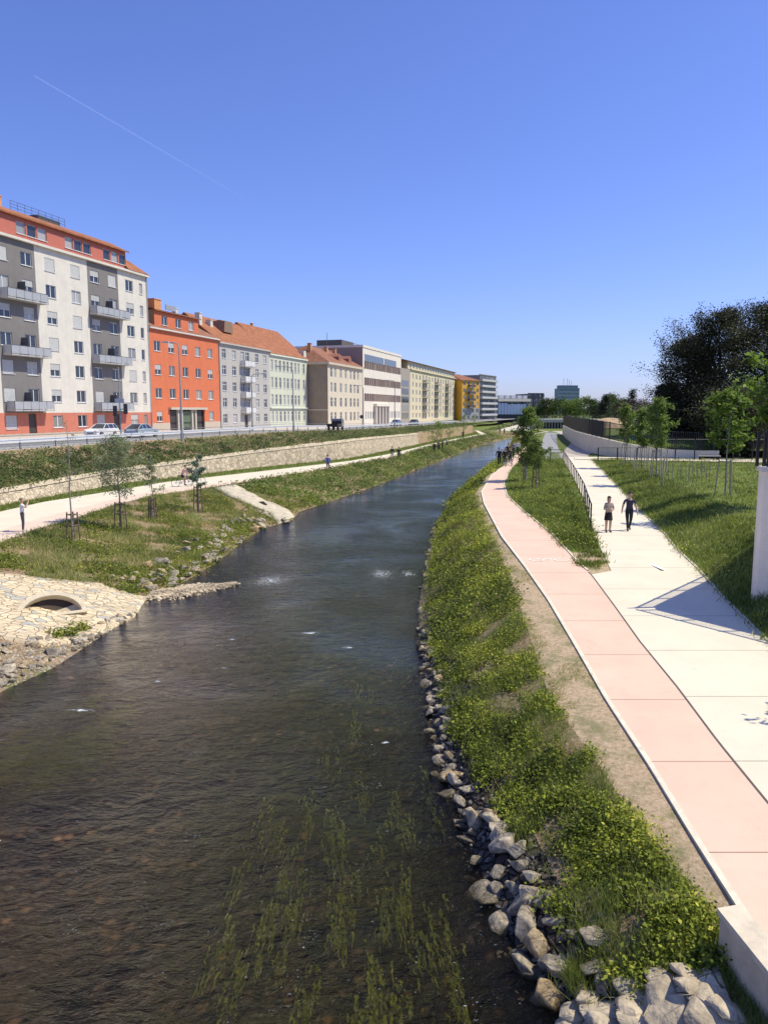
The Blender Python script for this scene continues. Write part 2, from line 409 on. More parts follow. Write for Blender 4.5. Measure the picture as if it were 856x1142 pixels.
KERB = M('kerb_concrete', (.70, .62, .48), .85, .15, 5, .3)
def kerb(name, fx, zf, y0, y1, w=.08, h=.05, mat=KERB):
    ys = [y0] + [y for y in YR if y0 < y < y1] + [y1]; mb = MB(); n = 4
    for i, Y in enumerate(ys):
        x = fx(Y); z = zf(Y)
        mb.v += [(x - w / 2, Y, z - .15), (x + w / 2, Y, z - .15), (x + w / 2, Y, z + h), (x - w / 2, Y, z + h)]
        if i:
            o = (i - 1) * 4
            for k in range(4): mb.f.append((o + k, o + (k + 1) % 4, o + 4 + (k + 1) % 4, o + 4 + k)); mb.mi.append(0)
    mb.f += [(3, 2, 1, 0), tuple(len(mb.v) - 4 + k for k in range(4))]; mb.mi += [0, 0]
    return tag(mb.build(name, mat), kind='structure')
kerb('path_kerb', lambda Y: SX(15)(Y) - .05, zpath, 7.9, 200, .10, .03)
kerb('path_kerb', lambda Y: SX(18)(Y) + .06, zpath, -8, 84)
kerb('path_kerb', lambda Y: SX(16)(Y) + .05, zpath, float(TIP[1]) + .3, 95)
kerb('path_kerb', lambda Y: SX(8)(Y) + .05, lambda Y: ZL, -8, 228, mat=M('kerb_dark', (.25, .2, .15), .9))
kerb('road_kerb', lambda Y: LR(Y) - 1.0, zstreet, -8, 400, .18, .14, M('kerb_grey', (.4, .39, .37), .9))
kerb('road_kerb', lambda Y: LR(Y) - 8.0, zstreet, -8, 400, .18, .14)

# painted marks
def flatpoly(name, pts, mat, z, kind='structure'):
    mb = MB(); mb.add([(p[0], p[1], z(p[1]) if callable(z) else z) for p in pts], [tuple(range(len(pts)))])
    return tag(mb.build(name, mat), kind=kind)
def bikemark():
    c = P(612, 625, zpath); mb = MB(); z = zpath(c[1]) + .030
    def ringxy(x, y, r, w=.04, n=16):
        for k in range(n):
            a0, a1 = 2 * math.pi * k / n, 2 * math.pi * (k + 1) / n
            mb.add([(x + r * math.cos(a0), y + r * math.sin(a0), z), (x + r * math.cos(a1), y + r * math.sin(a1), z), (x + (r - w) * math.cos(a1), y + (r - w) * math.sin(a1), z), (x + (r - w) * math.cos(a0), y + (r - w) * math.sin(a0), z)], [(0, 1, 2, 3)])
    def seg(a, b, w=.05):
        a, b = Vector(a), Vector(b); n = (b - a).normalized(); n = Vector((-n.y, n.x)) * w / 2
        mb.add([(a.x + n.x, a.y + n.y, z + .001), (b.x + n.x, b.y + n.y, z + .001), (b.x - n.x, b.y - n.y, z + .001), (a.x - n.x, a.y - n.y, z + .001)], [(0, 1, 2, 3)])
    x, y = c[0], c[1]
    ringxy(x - .48, y, .3); ringxy(x + .48, y, .3)
    seg((x - .48, y), (x - .22, y + .5)); seg((x - .22, y + .5), (x + .3, y + .5)); seg((x + .48, y), (x + .26, y + .75)); seg((x - .22, y + .5), (x, y)); seg((x, y), (x + .3, y + .5)); seg((x - .48, y), (x, y)); seg((x - .3, y + .7), (x - .1, y + .7)); seg((x + .16, y + .76), (x + .36, y + .76))
    tag(mb.build('bicycle_marking', M('mark_white', (.88, .86, .8), .8, .05)), 'white bicycle symbol painted on the pink cycle path', 'road marking')
bikemark()
def footmark():
    c = P(727, 631, zpath); mb = MB(); z = zpath(c[1]) + .032
    x, y = c[0], c[1]
    mb.add([(x - .12, y + .9, z), (x + .02, y + .95, z), (x + .22, y - .8, z), (x + .06, y - .85, z)], [(3, 2, 1, 0)])
    mb.add([(x - .16 + .17 * math.cos(a), y + 1.25 + .2 * math.sin(a), z) for a in [k * math.pi / 5 for k in range(10)]], [tuple(range(10))])
    tag(mb.build('pedestrian_marking', MATS['mark_white']), 'white walking figure mark painted on the cream footpath', 'road marking')
footmark()

# ------------------------------------------------------------------ water
def watermat():
    m, nt = newmat('river_water')
    pos = nt.add('ShaderNodeNewGeometry').outputs['Position']
    mp = nt.add('ShaderNodeMapping', {'Vector': pos, 'Rotation': (0, 0, R(-14)), 'Scale': (1.0, 1.5, 1)}).outputs[0]
    n1 = nt.add('ShaderNodeTexNoise', {'Vector': mp, 'Scale': 1.9, 'Detail': 4.0, 'Roughness': .62, 'Distortion': .5}).outputs[0]
    n2 = nt.add('ShaderNodeTexNoise', {'Vector': mp, 'Scale': 6.5, 'Detail': 5.0, 'Roughness': .75, 'Distortion': .3}).outputs[0]
    n0 = nt.add('ShaderNodeTexNoise', {'Vector': pos, 'Scale': .22, 'Detail': 3.0, 'Distortion': .6}).outputs[0]
    sy = nt.add('ShaderNodeSeparateXYZ', {0: pos}).outputs[1]
    calm = nt.math('SUBTRACT', 1.0, nt.math('MULTIPLY', nt.add('ShaderNodeMapRange', {0: sy, 1: 55.0, 2: 130.0}).outputs[0], .92))
    h = nt.math('ADD', nt.math('MULTIPLY', n1, 1.0), nt.math('MULTIPLY', n2, .30))
    h = nt.math('MULTIPLY', nt.math('MULTIPLY', h, calm), nt.ramp(n0, [(.35, .35), (.65, 1.2)]))
    bp = nt.add('ShaderNodeBump', {'Height': h, 'Strength': 1.0, 'Distance': .36}).outputs[0]
    fr = nt.add('ShaderNodeFresnel', {'IOR': 1.33, 'Normal': bp}).outputs[0]
    tr = nt.add('ShaderNodeBsdfTransparent', {'Color': (.68, .60, .45, 1)}).outputs[0]
    dif = nt.add('ShaderNodeBsdfDiffuse', {'Color': (.016, .022, .022, 1), 'Normal': bp}).outputs[0]
    body = nt.add('ShaderNodeMixShader', {0: nt.add('ShaderNodeMapRange', {0: sy, 1: 20.0, 2: 70.0, 3: .03, 4: .9}).outputs[0], 1: tr, 2: dif}).outputs[0]
    gl = nt.add('ShaderNodeBsdfGlossy', {'Color': (1, 1, 1, 1), 'Roughness': .035, 'Normal': bp}).outputs[0]
    w = nt.add('ShaderNodeMixShader', {0: nt.math('MINIMUM', nt.math('MULTIPLY', nt.math('MULTIPLY', fr, 1.4), nt.ramp(nt.math('DIVIDE', sy, 100.0), [(.08, .45), (.16, .7), (.27, 1.3), (.40, 1.35), (1.0, 1.0)])), .95), 1: body, 2: gl}).outputs[0]
    # foam where the riffles break
    fo = None
    for (px, py, rx, ry) in [(300, 648, 2.6, 3.6), (425, 640, 2.0, 4.0), (257, 713, .55, .22), (345, 706, .9, .35), (430, 828, .22, .2), (388, 722, .5, .3), (90, 792, .9, .25), (455, 640, 1.2, 2.5), (110, 700, .3, .2), (175, 760, .4, .15), (250, 745, .3, .2)]:
        c = P(px, py, ZW)
        vm = nt.add('ShaderNodeVectorMath', {0: pos, 1: (-c[0], -c[1], -c[2])}, operation='ADD').outputs[0]
        vm = nt.add('ShaderNodeVectorMath', {0: vm, 1: (1 / rx, 1 / ry, 0)}, operation='MULTIPLY').outputs[0]
        d = nt.add('ShaderNodeVectorMath', {0: vm}, operation='LENGTH').outputs['Value']
        k = nt.ramp(d, [(0, .85 if rx < 1 else .70), (1.0, 0.0)])
        fo = k if fo is None else nt.math('MAXIMUM', fo, k)
    n5 = nt.add('ShaderNodeTexNoise', {'Vector': mp, 'Scale': 7.0, 'Detail': 6.0, 'Roughness': .75}).outputs[0]
    fm = nt.ramp(nt.math('ADD', n5, nt.math('MULTIPLY', fo, .50)), [(.80, 0.0), (.95, .85)])
    n6 = nt.add('ShaderNodeTexNoise', {'Vector': mp, 'Scale': 16.0, 'Detail': 3.0, 'Roughness': .7}).outputs[0]
    n7 = nt.add('ShaderNodeTexNoise', {'Vector': pos, 'Scale': 1.1, 'Detail': 2.0}).outputs[0]
    n6 = nt.math('ADD', n6, nt.math('MULTIPLY_ADD', n7, .28, -.14))
    glint = nt.ramp(n6, [(.705, 0.0), (.73, .55)])  # sun glints on the ripples, painted as white diffuse flecks
    fm = nt.math('MAXIMUM', fm, glint)
    w = nt.add('ShaderNodeMixShader', {0: fm, 1: w, 2: nt.add('ShaderNodeBsdfDiffuse', {'Color': (.7, .73, .75, 1)}).outputs[0]}).outputs[0]
    out(nt, w); return m
ys = [y for y in YR if y <= 232]
V = []; F = []
for Y in ys:
    s = section(Y); a, b = s[10][0] - .7, s[13][0] + .5
    for k in range(9): V.append((a + (b - a) * k / 8, Y, ZW))
for r in range(len(ys) - 1):
    for k in range(8): F.append((r * 9 + k, r * 9 + k + 1, r * 9 + k + 10, r * 9 + k + 9))
tag(link('river_water', npmesh('river_water', V, F, watermat(), smooth=True)), kind='structure')

# water weed streaming with the current
def weeds():
    pts = []; tint = []; V = []; F = []; T = []
    def clump(c, L, W, n, olive=0, dirv=(0.05, -1)):
        for _ in range(n):
            x = c[0] + random.gauss(0, W); y = c[1] + random.uniform(-.5, .5) * L * .5
            l = L * random.uniform(.15, .55); y += random.uniform(-.5, .5) * L; w = random.uniform(.012, .026) * (1.8 if olive else 1.0)
            z = ZW - random.uniform(.04, .30); ph = random.uniform(0, 6)
            o = len(V)
            k = 6
            for i in range(k + 1):
                u = i / k
                xx = x + dirv[0] * l * u + random.gauss(0, .012); yy = y + dirv[1] * l * u
                ww = w * (1 - u * .7)
                V.append((xx - ww, yy, z - .12 * (1 - u))); V.append((xx + ww, yy, z - .12 * (1 - u) + .01))
                if i < k: F.append((o + 2 * i, o + 2 * i + 1, o + 2 * i + 3, o + 2 * i + 2)); T.append(random.uniform(0, .55) + (.35 if olive else random.choice([0, .3])))
    spots = [(320, 960, 1), (385, 930, 1), (300, 1010, 1), (330, 1050, 1), (380, 1000, 1.2), (250, 1030, .7), (265, 1080, .7), (355, 1100, 1), (410, 1085, 1), (400, 1130, 1), (430, 1010, .9), (450, 960, .8), (490, 900, .7), (440, 880, .7), (400, 870, .8), (405, 765, .9), (395, 790, .8), (370, 830, .6), (470, 1030, .8), (515, 1090, .7), (300, 900, .6), (345, 890, .8), (470, 860, .6), (450, 1110, .8), (395, 960, .8), (310, 930, .8), (372, 905, .9), (425, 925, .7), (500, 1010, .6), (330, 990, .9), (270, 960, .4), (455, 910, .6)]
    for px, py, k in spots:
        c = P(px, py, ZW)
        for _ in range(2):
            clump((c[0] + random.gauss(0, .10), c[1] + random.gauss(0, .35)), random.uniform(.7, 1.5), .075, int(40 * k))
    for px, py in [(20, 838), (45, 832), (75, 822), (110, 815), (60, 845), (10, 855), (95, 828), (130, 780), (35, 822), (120, 805)]:
        c = P(px, py, ZW)
        for _ in range(2): clump((c[0] + random.gauss(0, .3), c[1] + random.gauss(0, .25)), 1.6, .16, 80, 1, (-.75, -.65))
    me = npmesh('water_weed', V, F, leafmat('weed', (.05, .08, .012), (.50, .62, .09), .4, (.80, .76, .25)), T)
    tag(link('water_weed', me), 'green and olive water weed streaming below the river surface', 'water weed', kind='stuff')
weeds()

# ------------------------------------------------------------------ vegetation scatter
def band_points(i0, i1, y0, y1, n, u0=0.0, u1=1.0, bias=None, keep=None):
    """random points on the ground between section breakpoints i0 and i1"""
    res = []
    tries = 0
    ya = RNG.random(n * 2)
    cache = {}
    for q in ya:
        if len(res) >= n: break
        Y = y0 * (y1 / y0) ** q if bias == 'log' else y0 + (y1 - y0) * q
        key = round(Y * 4)
        s = cache.get(key) or cache.setdefault(key, section(key / 4))
        u = random.uniform(u0, u1); x = s[i0][0] + (s[i1][0] - s[i0][0]) * u
        if keep and not keep(x, Y, u): continue
        xs = [p[0] for p in s]
        j = min(max(int(np.searchsorted(xs, x)) - 1, 0), len(s) - 2)
        w = (x - s[j][0]) / max(s[j + 1][0] - s[j][0], 1e-6); z = s[j][1] + (s[j + 1][1] - s[j][1]) * w
        a = rough_amp(j)
        if a: z += a * nz2(x, Y) * math.sin(math.pi * w) + (0.16 * math.sin(math.pi * w) if j == 13 else 0)
        res.append((x, Y, z))
    return np.array(res)
def clumpify(C, per, rad, hgt):
    n = len(C); D = np.repeat(C, per, axis=0); g = RNG.normal(size=(n * per, 3)) * rad; g[:, 2] = np.abs(g[:, 2]) / max(rad, 1e-6) * hgt * .6
    return D + g * (1 if np.isscalar(rad) else 1)
VEG = leafmat('bank_leaf', (.045, .07, .012), (.40, .45, .055), .42, (.80, .74, .11))
GRS = leafmat('grass_blade', (.06, .095, .02), (.34, .39, .08), .4, (.62, .52, .26))
DRY = leafmat('dry_grass', (.10, .15, .03), (.40, .41, .12), .42, (.72, .58, .32))
def lownoise(C, s, ph=0.0):
    return .5 + .5 * np.sin(C[:, 0] * s * 1.3 + ph + 1.5 * np.sin(C[:, 1] * s * .9 + ph)) * np.sin(C[:, 1] * s * 1.1 + ph * 2 + 1.2 * np.sin(C[:, 0] * s))
def right_bank():
    # leafy ground cover, near part
    keep = lambda x, Y, u: nz2(x * 1.6 + 3, Y * 1.1) + .5 * nz2(x * 4, Y * 3.1) > -.16 + .5 * max(0, u - .75) * 2 and u > np.interp(Y, [9, 13, 18, 24], [.30, .24, .15, .05]) + .08 * nz2(x * 3, Y * 3) and not in_patch(x, Y)
    C = band_points(13, 14, 8.6, 24, 4200, .1, 1.0, 'log', keep)
    hh = (.35 + 1.3 * lownoise(C, 2.3, 4)); D = clumpify(C, 13, .10, .17); D[:, 2] = np.repeat(C[:, 2], 13) + (D[:, 2] - np.repeat(C[:, 2], 13)) * np.repeat(hh, 13)
    t = np.clip(np.repeat(lownoise(C, 1.6) * .5 + RNG.random(len(C)) * .35, 13) + RNG.normal(0, .2, len(D)), 0, .98)
    o = link('bank_plants', leafmesh('bank_plants', D, np.repeat(RNG.uniform(.6, 1.5, len(C)), 13) * RNG.uniform(.03, .075, len(D)), t, VEG))
    tag(o, 'low leafy green plants covering the near right river bank', 'ground cover', kind='stuff')
    C = band_points(13, 14, 24, 60, 3600, .08, 1.0, 'log', lambda x, Y, u: nz2(x * .8, Y * .5) > -.75)
    D = clumpify(C, 10, .15, .22)
    t = np.clip(np.repeat(lownoise(C, 1.0), 10) * .6 + RNG.normal(0, .18, len(D)) + .1, 0, .98)
    tag(link('bank_plants', leafmesh('bank_plants', D, RNG.uniform(.06, .13, len(D)), t, VEG)), 'leafy green plants on the middle stretch of the right bank', 'ground cover', kind='stuff')
    C = band_points(13, 14, 60, 225, 3800, .0, 1.0, 'log')
    D = clumpify(C, 7, .25, .3)
    t = np.clip(np.repeat(lownoise(C, .4), 7) * .5 + RNG.normal(0, .15, len(D)) + .15, 0, .85)
    tag(link('bank_plants', leafmesh('bank_plants', D, RNG.uniform(.15, .3, len(D)), t, VEG)), 'green growth along the far right bank', 'ground cover', kind='stuff')
    # grass between
    C = band_points(13, 14, 7.2, 30, 4200, .12, 1.0, 'log', lambda x, Y, u: (nz2(x * 1.3, Y) > -.1 or Y < 9.5) and not in_patch(x, Y) and u > np.interp(Y, [7, 9, 13, 18, 24], [.5, .28, .22, .15, .05]))
    D = clumpify(C, 7, .07, .01)
    t = np.clip(RNG.beta(2, 3, len(D)), 0, 1)
    tag(link('bank_grass', grassmesh('bank_grass', D, RNG.uniform(.07, .22, len(D)), .010, t, GRS)), 'rough grass on the near right bank', 'grass', kind='stuff')
    C = band_points(13, 14, 8.5, 40, 420, .25, .95, 'log', lambda x, Y, u: not in_patch(x, Y)); D = clumpify(C, 14, .09, .01)
    tag(link('tall_grass', grassmesh('tall_grass', D, RNG.uniform(.18, .42, len(D)), .011, np.clip(np.repeat(RNG.random(len(C)), 14) * .8 + RNG.normal(.15, .1, len(D)), 0, 1), GRS, .35)), 'taller grass tufts and dry stems among the plants on the right bank', 'grass', kind='stuff')
    C = band_points(14, 15, 8, 60, 4200, .0, .95, 'log', lambda x, Y, u: nz2(x * 1.1 + 5, Y * .6) > .15 + u * .5)
    D = clumpify(C, 5, .07, .01)
    tag(link('verge_grass', grassmesh('verge_grass', D, RNG.uniform(.03, .09, len(D)), .010, RNG.beta(3, 2, len(D)), DRY)), 'sparse dry grass on the dirt verge beside the pink path', 'grass', kind='stuff')
    # island and right slope
    C = band_points(16, 17, float(TIP[1]) + .8, 95, 5200, .03, .97, 'log', lambda x, Y, u: Y > TIP[1] + 4 or nz2(x * 2, Y * 2) > .1)
    D = clumpify(C, 7, .14, .03)
    t = np.clip(np.repeat(lownoise(C, .8, 2), 7) * .5 + RNG.normal(.1, .2, len(D)), 0, 1)
    tag(link('island_grass', grassmesh('island_grass', D, RNG.uniform(.06, .24, len(D)), .035, t, GRS)), 'grass on the strip between the pink and cream paths', 'grass', kind='stuff')
    C = band_points(18, 19, 17, 82, 6500, .03, 1.0, 'log'); C2 = band_points(18, 19, 17, 82, 7000, 1.0, 6.0, 'log')
    C = np.concatenate([C, C2]); D = clumpify(C, 7, .16, .03)
    t = np.clip(np.repeat(lownoise(C, .7, 1), 7) * .55 + RNG.normal(.12, .2, len(D)), 0, 1)
    tag(link('slope_grass', grassmesh('slope_grass', D, RNG.uniform(.07, .24, len(D)), .035, t, GRS)), 'green grass on the slope right of the cream path', 'grass', kind='stuff')
    C = band_points(18, 19, 17, 80, 900, .03, 5.0, 'log', lambda x, Y, u: nz2(x * .8, Y * .7) > 0); C2 = band_points(16, 17, float(TIP[1]) + 4, 90, 500, .05, .95, 'log'); C = np.concatenate([C, C2]); D = clumpify(C, 16, .2, .25)
    tag(link('slope_plants', leafmesh('slope_plants', D, RNG.uniform(.06, .13, len(D)), np.clip(np.repeat(RNG.random(len(C)), 16) * .7 + RNG.normal(.05, .15, len(D)), 0, 1), VEG)), 'low leafy plants mixed into the grass beside the footpath', 'ground cover', kind='stuff')
def left_bank():
    def keep(x, Y, u):
        return not in_patch(x, Y)
    C = band_points(8, 10, 30, 62, 5200, .01, .93, 'log', lambda x, Y, u: keep(x, Y, u) and nz2(x * .9, Y * .8) + .5 * nz2(x * 2.7, Y * 2.2) > -.22)
    D = clumpify(C, 9, .13, .03)
    t = np.clip(np.repeat(lownoise(C, .5, 3), 9) * .7 + RNG.normal(.1, .2, len(D)), 0, 1)
    tag(link('bank_grass', grassmesh('bank_grass', D, RNG.uniform(.08, .32, len(D)), .035, t, DRY)), 'dry and green grass on the near left bank', 'grass', kind='stuff')
    C = band_points(8, 10, 30, 65, 1300, .02, 1.0, 'log', lambda x, Y, u: keep(x, Y, u) and (nz2(x * .7 + 2, Y * .6 + 1) > .1 or u > .8))
    D = clumpify(C, 26, .24, .28)
    t = np.clip(np.repeat(RNG.random(len(C)), 26) * .5 + RNG.normal(.1, .15, len(D)), 0, .9)
    tag(link('bank_weeds', leafmesh('bank_weeds', D, RNG.uniform(.06, .14, len(D)), t, VEG)), 'dark green weed clumps on the left bank', 'ground cover', kind='stuff')
    C = band_points(8, 10, 62, 225, 6500, .0, 1.0, 'log', keep)
    D = clumpify(C, 7, .28, .25)
    t = np.clip(np.repeat(lownoise(C, .3, 3), 7) * .5 + RNG.normal(.1, .18, len(D)), 0, 1)
    tag(link('bank_weeds', leafmesh('bank_weeds', D, RNG.uniform(.12, .28, len(D)), t, leafmat('mid_green', (.06, .10, .025), (.26, .33, .07), .4, (.52, .50, .14)))), 'green and yellowish growth along the far left bank', 'ground cover', kind='stuff')
    # road embankment
    C = band_points(2, 3, 46, 240, 7500, .10, 1.0, 'log', lambda x, Y, u: random.random() < .35 + u)
    D = clumpify(C, 10, .22, .24)
    t = np.clip(np.repeat(lownoise(C, .45, 5), 10) * .5 + RNG.normal(.05, .18, len(D)), 0, 1)
    tag(link('embankment_shrubs', leafmesh('embankment_shrubs', D, RNG.uniform(.10, .24, len(D)), t, leafmat('shrub_leaf', (.05, .08, .025), (.24, .29, .09), .4, (.55, .5, .28)))), 'low green shrubs on the embankment below the guardrail', 'shrubs', kind='stuff')
    C = band_points(5, 6, 40, 225, 3200, .05, .9, 'log')
    D = clumpify(C, 5, .1, .02)
    tag(link('wall_foot_grass', grassmesh('wall_foot_grass', D, RNG.uniform(.08, .25, len(D)), .04, RNG.beta(2, 3, len(D)), GRS)), 'grass strip between the stone wall and the path', 'grass', kind='stuff')

# ------------------------------------------------------------------ stone surfaces on the banks
PATCHES = []
def in_patch(x, y):
    for poly in PATCHES:
        c = False; n = len(poly); j = n - 1
        for i in range(n):
            xi, yi = poly[i]; xj, yj = poly[j]
            if (yi > y) != (yj > y) and x < (xj - xi) * (y - yi) / (yj - yi) + xi: c = not c
            j = i
        if c: return True
    return False
def resample(pts, n):
    pts = [np.asarray(p[:2], float) for p in pts]; d = [0]
    for a, b in zip(pts, pts[1:]): d.append(d[-1] + np.linalg.norm(b - a))
    t = np.linspace(0, d[-1], n)
    return np.stack([np.interp(t, d, [p[0] for p in pts]), np.interp(t, d, [p[1] for p in pts])], 1)
def patch(name, A, B, n, m, mat, off=.05, thick=.15, label=None, cat=None, kind=None, wob=0.0):
    a = resample([G(*p) for p in A], n); b = resample([G(*p) for p in B], n)
    V = []; F = []
    for i in range(n):
        for k in range(m):
            u = k / (m - 1); x, y = a[i] * (1 - u) + b[i] * u
            V.append((x, y, H(x, y) + off + wob * math.sin(i * 2.3 + k * 1.7)))
    for i in range(n - 1):
        for k in range(m - 1): F.append((i * m + k, i * m + k + 1, (i + 1) * m + k + 1, (i + 1) * m + k))
    border = [(i, 0) for i in range(n)] + [(n - 1, k) for k in range(1, m)] + [(i, m - 1) for i in range(n - 2, -1, -1)] + [(0, k) for k in range(m - 2, 0, -1)]
    idx = [i * m + k for i, k in border]; o = len(V)
    for q in idx: V.append((V[q][0], V[q][1], V[q][2] - thick - off))
    L = len(idx)
    for q in range(L): F.append((idx[q], idx[(q + 1) % L], o + (q + 1) % L, o + q))
    PATCHES.append([V[q][:2] for q in idx])
    me = npmesh(name, V, F, mat, smooth=False)
    bm = bmesh.new(); bm.from_mesh(me); bmesh.ops.recalc_face_normals(bm, faces=bm.faces); bm.to_mesh(me); bm.free()
    return tag(link(name, me), label, cat, None, kind)
APRON = stonemat('apron_stone', (.72, .58, .38), (.40, .30, .18), 2.6, .16, .9, .05, (1, 1.6, 1), patches=((.44, .42, .36), 1.3))
patch('stone_apron', [(-40, 636), (0, 641), (60, 648), (110, 652), (163, 668)], [(-40, 705), (0, 712), (40, 722), (95, 716), (150, 690)], 40, 16, APRON, .10, .3, 'pale cut stone paving around the outfall on the left bank', 'stone paving', wob=.01)
patch('concrete_chute', [(238, 545), (262, 557), (298, 573), (310, 585)], [(262, 541), (290, 556), (322, 570), (328, 577)], 24, 5, M('chute_concrete', (.52, .45, .33), .9, .25, 2, .4, streak=0), .08, .2, 'sloping beige chute running from the left path to the river', 'chute')
left_bank()
patch('stone_slope', [(600, 1165), (640, 1142), (700, 1118), (765, 1092)], [(820, 1300), (835, 1180), (812, 1120), (800, 1085)], 14, 10, stonemat('slope_stone', (.62, .52, .36), (.24, .19, .13), 1.7, .22, 1.0, .025, (1, 1.7, 1)), .09, .4, 'rough pale stone paving at the foot of the beige parapet', 'stone paving', wob=.015)
right_bank()
# small dark slot in the chute
c = G(292, 563); mb = MB(); mb.add([(c[0] - .5, c[1] + .1, c[2] + .02), (c[0] + .1, c[1] - .25, c[2] + .02), (c[0] + .5, c[1] - .3, c[2] + .02), (c[0] + .1, c[1] + .2, c[2] + .25), (c[0] - .3, c[1] + .3, c[2] + .2)], [(0, 1, 2, 3, 4)])
tag(mb.build('drain_slot', M('dark_void', (.03, .025, .02), .9)), 'dark slot in the beige chute', 'drain')

# outfall arch
def outfall():
    a = G(26, 690); b = G(80, 684)
    c = (a + b) / 2; fac = Vector((0.55, -0.84, 0)).normalized()
    rz = math.atan2(fac.y, fac.x) + math.pi / 2
    t = empty('outfall', (c[0] + .1, c[1] + .1, H(c[0], c[1]) + .10), rz, 'arched concrete outfall opening in the pale stone paving on the left bank', 'outfall')
    t.rotation_euler = (R(-38), 0, rz)
    mb = MB(); n = 14; ro, ri = (1.2, .92), (1.04, .76); yb = .9; N = n + 1
    prof = [math.pi * k / n for k in range(n + 1)]
    po = [(-ro[0] * math.cos(q), ro[1] * math.sin(q) - .02) for q in prof]; pi = [(-ri[0] * math.cos(q), ri[1] * math.sin(q) - .02) for q in prof]
    vs = [(x, 0, z) for x, z in po] + [(x, 0, z) for x, z in pi] + [(x, yb, z) for x, z in po] + [(x, yb, z) for x, z in pi]; fs = []
    for k in range(n): fs += [(k, k + 1, N + k + 1, N + k), (k, 2 * N + k, 2 * N + k + 1, k + 1), (N + k, N + k + 1, 3 * N + k + 1, 3 * N + k)]
    mb.add(vs, fs).box(-1.2, 1.2, -.05, .3, -.12, -.02)
    mb.build('arch_ring', M('hood_concrete', (.62, .53, .38), .9, .15, 4, .3), t)
    MB().add([(x, .34, z) for x, z in pi], [tuple(range(N))]).build('culvert_shade_panel', M('culvert_shade', (.07, .05, .035), .9), t)  # flat panel with the shade inside the culvert painted as a dark tone
    MB().add([(-.85, .30, -.02), (1.02, .30, -.02), (.98, .30, .42), (.7, .30, .34)], [(0, 1, 2, 3)]).build('lit_floor_panel', M('floor_lit_beige', (.5, .42, .3), .9), t)  # upright quad painted as the sunlit patch of the culvert floor
outfall()

# ------------------------------------------------------------------ rocks
def hullrock(seed, n=16, k=(1, .75, .6), mat=None):
    rr = random.Random(seed); bm = bmesh.new()
    for _ in range(n):
        v = Vector((rr.gauss(0, 1), rr.gauss(0, 1), rr.gauss(0, 1))).normalized() * rr.uniform(.8, 1)
        bm.verts.new((v.x * k[0] * .5, v.y * k[1] * .5, v.z * k[2] * .5))
    r = bmesh.ops.convex_hull(bm, input=bm.verts)
    for v in [v for v in bm.verts if not v.link_faces]: bm.verts.remove(v)
    bmesh.ops.bevel(bm, geom=list(bm.edges), offset=.02, segments=1, affect='EDGES')
    bmesh.ops.recalc_face_normals(bm, faces=bm.faces)
    me = bpy.data.meshes.new('rock'); bm.to_mesh(me); bm.free(); me.materials.append(mat); return me
def rockmat(name, c1, c2, c3):
    m, nt = newmat(name)
    pos = nt.add('ShaderNodeTexCoord').outputs['Object']
    rnd = nt.add('ShaderNodeObjectInfo').outputs['Random']
    a = nt.add('ShaderNodeTexNoise', {'Vector': pos, 'Scale': 2.2, 'Detail': 8.0, 'Roughness': .72, 'Distortion': 1.0}).outputs[0]
    b = nt.add('ShaderNodeTexNoise', {'Vector': pos, 'Scale': 9.0, 'Detail': 6.0, 'Roughness': .75}).outputs[0]
    c = nt.ramp(a, [(.32, c1), (.5, c2), (.68, c3)])
    c = nt.mix(.6, c, nt.ramp(b, [(.35, .45), (.65, 1.0)]), 'MULTIPLY')
    c = nt.mix(1.0, c, nt.ramp(rnd, [(0, (.55, .55, .56)), (.5, (.95, .93, .9)), (.8, (1, .95, .85)), (1, (1.0, .82, .55))]), 'MULTIPLY')
    zz = nt.add('ShaderNodeSeparateXYZ', {0: nt.add('ShaderNodeNewGeometry').outputs['Position']}).outputs[2]
    wet = nt.add('ShaderNodeMapRange', {0: nt.math('ADD', zz, nt.math('MULTIPLY', b, .16)), 1: ZW + .10, 2: ZW + .24}).outputs[0]
    c = nt.mix(wet, nt.mix(1.0, c, (.28, .27, .20), 'MULTIPLY'), c)
    bp = nt.add('ShaderNodeBump', {'Height': b, 'Strength': .9, 'Distance': .06}).outputs[0]
    out(nt, nt.add('ShaderNodeBsdfPrincipled', {'Base Color': c, 'Roughness': .8, 'Normal': bp, 'Specular IOR Level': .3}).outputs[0]); return m
RK = rockmat('grey_rock', (.13, .11, .085), (.56, .48, .37), (.98, .86, .66))
RVAR = [hullrock(s, 13 + s % 4, (1, .62 + .08 * (s % 4), .48 + .07 * (s % 3)), RK) for s in range(9)]
def rock(x, y, z, s, label, group, name='riprap_rock'):
    o = bpy.data.objects.new(name, random.choice(RVAR)); COL.objects.link(o)
    o.location = (x, y, z); o.scale = (s, s * random.uniform(.8, 1.15), s * random.uniform(.8, 1.1))
    o.rotation_euler = (random.gauss(0, .35), random.gauss(0, .35), random.uniform(0, 6.28))
    return tag(o, label, 'rock', group)
